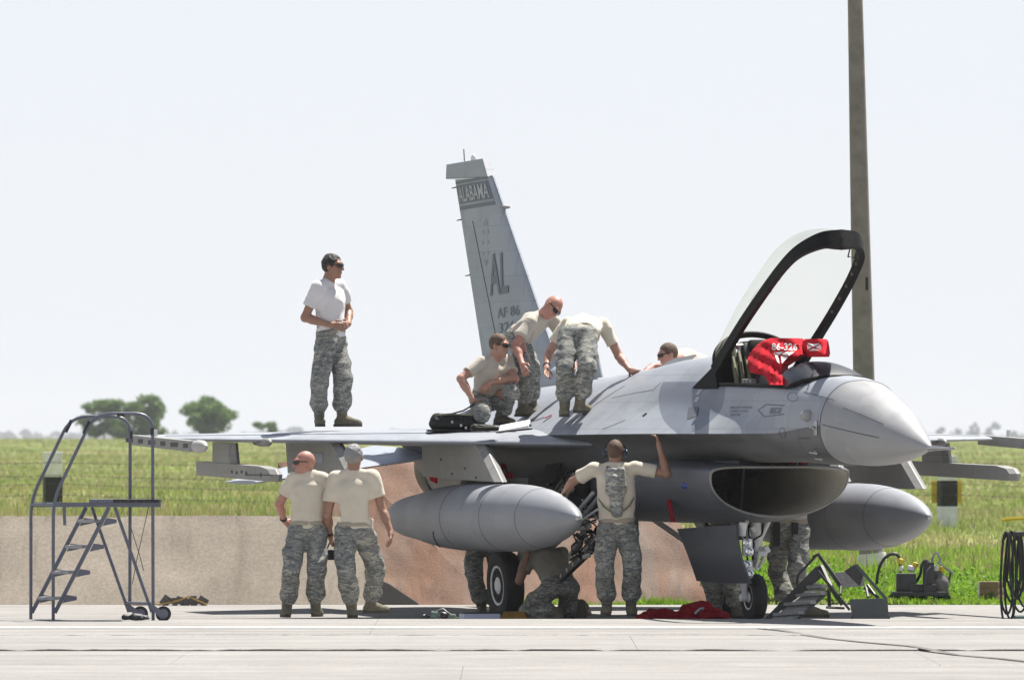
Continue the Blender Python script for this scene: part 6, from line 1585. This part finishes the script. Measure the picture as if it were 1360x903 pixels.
cv1 = cover('seat_cover', 'red cloth cover numbered 86-326 draped over the cockpit seat and panel', [(449, 1024, 1056), (452, 1014, 1059), (458, 1005, 1061), (465, 999, 1063), (472, 994, 1062), (478, 993, 1052), (487, 994, 1038), (495, 996, 1037), (499, 1016, 1038), (511, 1021, 1041)], vf1, .34, 'red')
vf2 = lambda x, y: .06 + .05 * (y - 450) / 24 + .4 * fold(x, y)
cv2 = cover('display_cover', 'small red cloth cover with white emblem over the head-up display', [(450, 1069, 1090), (453, 1066, 1093), (462, 1065, 1096), (470, 1068, 1098), (474, 1071, 1097)], vf2, .26, 'red')
def on_cover(root, vf, off=.012):
    def f_(px, py):
        u, v, w_ = jp(px, py, vf(px, py) + off); return JW(u, v, w_) - Vector(root.location)
    return f_
g1, g2 = on_cover(cv1, vf1, .016), on_cover(cv2, vf2, .014)
vs, fs = text_mesh('86-326', True)
mesh_obj('lettering', [g1(1025 + 34 * a, 465 - 9.5 * b_ + .5 * a) for a, b_, _ in vs], fs, M['whitet'], cv1, smooth=False)
def emb(root, g, poly, mat, name):
    P = np.array(poly, float); c = P.mean(0); vs = [g(*c)] + [g(*p) for p in P]
    mesh_obj(name, vs, [(0, i + 1, (i + 1) % len(P) + 1) for i in range(len(P))], M[mat], root, smooth=False)
for tri in ([(1028, 467.5), (1041, 467.2), (1034, 471.5)], [(1028, 469), (1033, 472.5), (1035.5, 483), (1032, 480)], [(1043.5, 467.2), (1056, 466.8), (1048, 472.5), (1038, 470.5)], [(1037, 472.5), (1046.5, 474), (1038.5, 483)]): emb(cv1, g1, tri, 'whitet', 'white_triangle')
for tri in ([(1072, 455.5), (1080, 457), (1089, 456), (1080.5, 460.5)], [(1071.5, 457.5), (1078.5, 461), (1072.5, 464.5)], [(1090, 457.5), (1083, 461), (1091, 464.5)], [(1074, 466), (1080.5, 462.5), (1090, 466)]): emb(cv2, g2, tri, 'whitet', 'white_triangle')

# ------------------------------------------------------------------ things on the apron under the aircraft
zc = lambda Y: zg(Y) + .002
def cloth_pile(name, label, pts, Y, mat, seed):
    root = empty(name, tuple(at((pts[0][0] + pts[-1][0]) / 2, 820, Y))); root.location.z = zc(Y); tag(root, label, 'cloth')
    P = [(at(px, 820, Y).x - root.location.x, dy, h_) for px, dy, h_ in pts]; xs2 = [p[0] for p in P]
    f = Field((min(xs2) - .15, -.4, -.02), (max(xs2) + .15, .4, .30), .011)
    for (a, b) in zip(P[:-1], P[1:]): f.cone((a[0], a[1], a[2] * .45), (b[0], b[1], b[2] * .45), a[2] * .6 + .015, b[2] * .6 + .015, .03)
    f.plane((0, 0, .002), (0, 0, -1)); sdf_obj('cloth', f, M[mat], root, (0, 0, 0), .022, seed, 34); return root
rc = cloth_pile('red_cloth', 'crumpled dark red cloth covers lying on the ground beside the nose wheel', [(850, .05, .05), (868, -.05, .09), (884, .05, .10), (898, -.02, .07), (912, .02, .12), (924, -.05, .16), (934, .02, .17), (948, 0, .10), (962, .03, .07)], .6, 'red_d', 4)
b = MB(); p_ = at(928, 812, .45) - Vector(rc.location); b.tube([p_ + Vector((-.04, -.12, -.02)), p_ + Vector((.01, -.12, .03)), p_ + Vector((.05, -.12, .035))], .016, 8); b.build('hook', M['steel'], rc)
gp = empty('headset_gear', tuple(at(583, 824, .2))); gp.location.z = zc(.2); tag(gp, 'small heap of green headset and straps lying on the apron', 'headset')
M['sage'] = simple('sage_green', (.10, .15, .125), .6, var=.25, scale=18)
for k, (x, h_, r_) in enumerate(((-.13, .03, .028), (-.04, .05, .045), (.05, .055, .04), (.13, .03, .03))):
    b = MB(); b.lathe([(-.04, r_ * .6), (-.03, r_), (.03, r_), (.04, r_ * .6)], (x, .02 * (-1) ** k, r_ + .002), (1, .3 * (-1) ** k, 0), 14); b.build('ear_cup', M['sage' if k % 2 else 'dkmetal'], gp)
b = MB(); b.tube([(-.20, 0, .012), (-.12, -.05, .05), (-.02, -.03, .09), (.04, .0, .11), (.09, -.03, .07), (.18, 0, .02), (.22, .02, .012)], .010, 6); b.build('headband', M['dkmetal'], gp)
bx = empty('white_case', tuple(at(637, 823, 1.0))); bx.location.z = zc(1.0); bx.rotation_euler = (0, 0, R(12)); tag(bx, 'flat pale blue-white case lying in front of the main wheel', 'case')
M['palecase'] = simple('pale_case', (.50, .52, .66), .5, var=.08); MB().box((0, 0, .033), (.37, .26, .062), bev=.008).build('case_body', M['palecase'], bx); MB().box((0, 0, .069), (.374, .264, .012), bev=.004).build('lid', M['dkmetal'], bx)
M['chock'] = simple('chock_ochre', (.34, .19, .03), .8, var=.25, scale=10)
ck = empty('wheel_chock', tuple(at(683, 822, 2.6))); ck.location.z = zc(2.6) - .004; tag(ck, 'yellow wheel chock under the main wheel', 'chock')
MB().prism([(-.16, -.06, 0), (.14, -.06, 0), (.10, -.06, .085), (-.10, -.06, .085)], (0, .20, 0)).build('chock_block', M['chock'], ck, smooth=False); MB().tube([(.10, .0, .075), (.17, -.02, .03), (.24, 0, .01)], .008, 6).build('chock_rope', M['olive'], ck)
db = empty('rope_heap', tuple(at(238, 800, 8.7))); db.location.z = zg(8.7); tag(db, 'yellow rope and dark rubble at the foot of the revetment wall', 'rope')
MB().tube([(-.5, -.05, .012), (-.2, .05, .015), (.0, 0, .06), (.10, .05, .10), (.22, 0, .05), (.30, -.03, .014)], .008, 6).build('rope', M['chock'], db)
for k in range(9):
    rr = random.Random(k + 5); MB().box((-.15 + .05 * k, .15 + .08 * rr.random(), .03 + .03 * rr.random()), (.07 + .06 * rr.random(), .08, .05 + .05 * rr.random()), Matrix.Rotation(rr.random() * 3, 3, 'Y'), bev=.012).build('rubble', M['tar_and_shade'], db)
sp = MB().lathe([(0, .14), (.012, .12), (.02, .02)], tuple(at(1222, 824, -.6))[:2] + (.004,), (0, 0, 1), 20).build('drain_cap', M['line']); tag(sp, 'small pale round cover flush in the apron right of the steps', 'cover')

# ------------------------------------------------------------------ crew steps beside the nose wheel
M['step'] = simple('step_dark', (.035, .036, .038), .5, var=.25, scale=12); M['stept'] = simple('step_tread', (.30, .30, .295), .7, var=.2, scale=25, bmp=.3); M['panel'] = simple('panel_slate', (.055, .068, .072), .5, var=.12)
M['riser'] = simple('step_riser', (.42, .42, .41), .6, var=.12, scale=14)
z5 = lambda x, y: (880 + x / 5.642, 680 + y / 5.642)
def q5(x, y, Y): return at(*z5(x, y), Y)
cs_ = empty('crew_steps', tuple(at(1050, 824, -.6))); cs_.location.z = zc(-.6); tag(cs_, 'small dark four tread steps with bent handrail right of the nose wheel', 'steps')
YN, YF = -.75, -.30
def plate(name, pts, Y, mat, par=cs_, th=.025): return MB().prism([q5(x, y, Y) for x, y in pts], (0, th, 0)).build(name, M[mat], par, smooth=False, world=True)
plate('stringer', [(752, 808), (800, 808), (1215, 470), (1190, 405), (1150, 405)], YF, 'step')
plate('stringer', [(985, 815), (1012, 815), (1262, 590), (1240, 570)], YN, 'step')
for k, (xl, xr, yl, yr) in enumerate(((868, 1062, 752, 738), (950, 1150, 676, 662), (1040, 1228, 610, 595), (1120, 1232, 548, 540))):
    V = [q5(xl, yl, YF), q5(xr, yr, YN), q5(xr - 62, yr + 60, YN), q5(xl - 88, yl + 58, YF)]
    b = MB(); b.prism([V[0], V[1], V[1] + Vector((-.06, -.06, .0)), V[0] + Vector((-.06, -.06, 0))], (0, 0, -.03)); b.build('tread', M['stept'], cs_, world=True)
for pl in ([(1128, 522), (1232, 548), (1218, 590), (1062, 592)], [(1048, 612), (1226, 600), (1168, 656), (976, 668)], [(958, 686), (1142, 675), (1062, 734), (882, 746)], [(850, 762), (1052, 748), (962, 804), (782, 808)]):
    P = [q5(x, y, YF + .04 if i in (0, 3) else YN + .05) for i, (x, y) in enumerate(pl)]
    MB().prism(P, (.0, .012, -.004)).build('riser', M['riser'], cs_, smooth=False, world=True)
MB().tube([q5(1005, 545, YF - .02), q5(1015, 470, YF - .02), q5(1150, 325, YF - .1), q5(1165, 318, YF - .12), q5(1185, 345, YN), q5(1330, 560, YN), q5(1335, 625, YN)], .0135, 8).build('handrail', M['step'], cs_, world=True)
MB().tube([q5(1190, 410, YF), q5(1260, 560, YN + .1), q5(1350, 690, YN + .1)], .028, 6).build('rear_frame', M['step'], cs_, world=True)
MB().tube([q5(1245, 590, YN + .15), q5(1250, 710, YN + .1)], .02, 6).build('prop_leg', M['step'], cs_, world=True)
MB().tube([q5(1228, 712, YN), q5(1360, 718, YN + .1)], .014, 6).build('foot_bar', M['step'], cs_, world=True)
# folding work platform
z7 = lambda x, y: (1080 + x / 4.857, 690 + y / 4.857)
def q7(x, y, Y): return at(*z7(x, y), Y)
wp = empty('work_platform', tuple(at(1150, 826, -1.0))); wp.location.z = zc(-1.0); tag(wp, 'folding dark platform with slate front panel beside the crew steps', 'platform')
def plate7(name, pts, Y, mat, th=.02, dY=None):
    P = [q7(x, y, Y if dY is None else Y + dY[i]) for i, (x, y) in enumerate(pts)]; return MB().prism(P, (0, th, 0)).build(name, M[mat], wp, smooth=False, world=True)
plate7('front_panel', [(232, 512), (478, 505), (488, 632), (420, 652), (290, 650), (252, 630)], -1.05, 'panel')
plate7('side_rail', [(262, 290), (285, 284), (482, 508), (462, 515)], -.95, 'panel', .04)
plate7('deck_box', [(140, 340), (328, 325), (332, 428), (195, 436), (150, 400)], -.55, 'stept', .05)
plate7('deck_edge', [(200, 330), (262, 290), (330, 340), (300, 430)], -.75, 'step', .04)
for a, c in (((350, 420), (410, 500)), ((340, 430), (355, 500)), ((0, 240), (35, 222)), ((35, 222), (180, 420)), ((180, 420), (175, 480)), ((30, 330), (235, 580)), ((330, 440), (420, 500))): MB().tube([q7(*a, -.8), q7(*c, -.95)], .014, 6).build('frame_tube', M['step'], wp, world=True)
for x in (262, 478): MB().box(q7(x, 650, -1.0) + Vector((0, 0, .02)), (.05, .08, .06), bev=.01).build('foot', M['rubber'], wp, world=True)

# ------------------------------------------------------------------ equipment on the grass, right
gn_ = empty('pump_cart', tuple(at(1225, 803, 9.6))); gn_.location.z = 0; tag(gn_, 'dark servicing cart with box, hoses and grey sack on the grass at the right', 'cart')
YG = 9.7
def b7(name, x0, x1, y0, y1, dep, mat, bev=.012, Y=YG, rz=0):
    a, c = q7(x0, y0, Y), q7(x1, y1, Y); return MB().box(((a.x + c.x) / 2, Y, (a.z + c.z) / 2), (c.x - a.x, dep, a.z - c.z), Matrix.Rotation(R(rz), 3, 'Z'), bev=bev).build(name, M[mat], gn_, world=True)
b7('battery_box', 535, 662, 345, 462, .28, 'step'); b7('frame', 505, 850, 462, 492, .45, 'step'); b7('pump_block', 610, 790, 415, 470, .3, 'step'); b7('motor', 708, 778, 270, 470, .24, 'step')
f = Field(np.array(q7(740, 540, YG)) - .25, np.array(q7(870, 330, YG)) + .25, .014); f.cone(q7(805, 350, YG), q7(820, 410, YG), .055, .10, .03).cone(q7(820, 410, YG), q7(825, 500, YG), .10, .085, .03)
M['sack'] = simple('grey_sack', (.17, .16, .15), .9, var=.25, scale=10, bmp=.4); o = sdf_obj('sack', f, M['sack'], gn_, tuple(gn_.location), .014, 3, 24)
for x in (520, 850): 
    MB().lathe([(-.03, .03), (-.03, .075), (.03, .075), (.03, .03)], q7(x, 520, YG - .12), (0, 1, 0), 18).build('wheel', M['rubber'], gn_, world=True)
MB().tube([q7(680, 490, YG), q7(680, 535, YG)], .03, 8).build('jack_foot', M['step'], gn_, world=True)
def hose(pts, r_, mat, par, q=q7, Y=YG): 
    P = crom([tuple(q(x, y, Y + dy)) for x, y, dy in pts], 6); return MB().tube([Vector(p) for p in P], r_, 6).build('hose', M[mat], par, world=True)
hose([(408, 415, .1), (420, 330, .1), (450, 260, .05), (500, 222, 0), (545, 228, 0), (562, 280, 0), (562, 340, 0)], .018, 'step', gn_)
hose([(665, 400, 0), (690, 350, -.05), (700, 290, -.1), (725, 262, -.1), (750, 285, -.05)], .016, 'step', gn_)
hose([(760, 300, -.15), (730, 340, -.2), (718, 430, -.2), (735, 510, -.2), (775, 552, -.2), (840, 540, -.2), (868, 470, -.2)], .013, 'step', gn_)
hose([(765, 290, 0), (772, 240, 0), (795, 212, 0), (815, 245, 0), (822, 300, 0)], .014, 'stept', gn_)
hose([(800, 270, 0), (850, 310, 0), (882, 330, 0), (880, 370, 0), (872, 405, 0)], .013, 'step', gn_)
MB().tube([q7(800, 272, YG - .1), q7(905, 345, YG - .1)], .012, 6).build('tow_bar', M['steel'], gn_, world=True)
for (x, y, mt, r_) in ((562, 268, 'ypaint', .03), (656, 292, 'ypaint', .03), (630, 315, 'whitet', .045), (565, 315, 'whitet', .022), (830, 318, 'ypaint', .03), (790, 312, 'whitet', .03)): MB().lathe([(-.03, r_ * .7), (-.02, r_), (.02, r_), (.03, r_ * .7)], q7(x, y, YG - .02), (.3, .2, 1), 12).build('fitting', M[mt], gn_, world=True)
wb_ = empty('wooden_box', tuple(at(1316, 797, 10.4))); wb_.location.z = float(gh(np.array(4.9), np.array(10.4))); wb_.rotation_euler = (0, 0, R(-28)); tag(wb_, 'small brown wooden box with a white end standing in the grass', 'box')
M['wood'] = simple('weathered_wood', (.26, .17, .11), .85, var=.2, scale=8, bmp=.3)
for k in range(3): MB().box((.02, 0, .035 + .072 * k), (.22, .20, .068), bev=.004).build('plank', M['wood'], wb_)
MB().box((-.101, 0, .105), (.02, .21, .215), bev=.004).build('white_end', M['wpaint'], wb_)
# coiled hoses hanging on a trolley at the right edge
ht = empty('hose_trolley', tuple(at(1372, 827, -1.2))); ht.location.z = zc(-1.2); tag(ht, 'black hoses hanging in long loops from a trolley at the right edge', 'hose')
YH = -1.2
for k in range(9):
    rr = random.Random(k); x0 = 1334 + 3.2 * k + rr.uniform(-1, 1); bot = (826, 815, 822, 800, 790, 795, 812, 785, 805)[k]; wd_ = (5, 7, 6, 9, 8, 7, 10, 6, 8)[k]; dy = -.14 + .035 * k
    lp_ = [(x0 - wd_ * .6, 716 + rr.uniform(-3, 3)), (x0 + wd_ * .2, 706 + rr.uniform(-1, 2)), (x0 + wd_, 718), (x0 + wd_ * 1.3, 760), (x0 + wd_ * 1.0 + (6 if k == 0 else 0), bot - 14), (x0 + wd_ * .1, bot), (x0 - wd_ * .9, bot - 16), (x0 - wd_ * 1.1, 765)]
    Q = [tuple(at(px, py, YH + dy + .03 * math.sin(i))) for i, (px, py) in enumerate(lp_)]; Q = Q + [Q[0]]; P = crom(Q, 6)[:-1]
    MB().tube([Vector(p) for p in P], .0115, 8, closed=True).build('hose', M['rubber'], ht, world=True)
MB().tube([at(1332, 712, YH), at(1345, 709, YH), at(1400, 706, YH)], .022, 8).build('hanger_bar', M['step'], ht, world=True)
MB().tube([at(1396, 700, YH), at(1396, 826, YH)], .03, 8).build('post', M['step'], ht, world=True)
MB().box(at(1382, 821, YH) + Vector((0, 0, .0)), (.52, .45, .06), bev=.015).build('trolley_base', M['sage'], ht, world=True)
ys = MB().tube([at(1330, 690, 40), at(1350, 688, 40), at(1430, 690, 40)], .03, 6).build('marker_tape', M['ypaint']); tag(ys, 'thin yellow marker tape stretched across the grass at the right edge', 'tape')
# ------------------------------------------------------------------ air: one even box of haze round the whole place
hm = bpy.data.materials.new('haze_air'); hm.use_nodes = True
hn = hm.node_tree; hn.nodes.clear()
ho = hn.nodes.new('ShaderNodeOutputMaterial'); hv = hn.nodes.new('ShaderNodeVolumePrincipled')
hv.inputs['Color'].default_value = (.93, .96, 1, 1); hv.inputs['Density'].default_value = .00010; hv.inputs['Anisotropy'].default_value = .0
hn.links.new(hv.outputs[0], ho.inputs['Volume'])
hb = MB().box((0, 4500, 9.0), (12000, 9600, 60.0)).build('haze', hm, smooth=False); tag(hb, 'pale summer haze over the field', 'haze', kind='stuff')
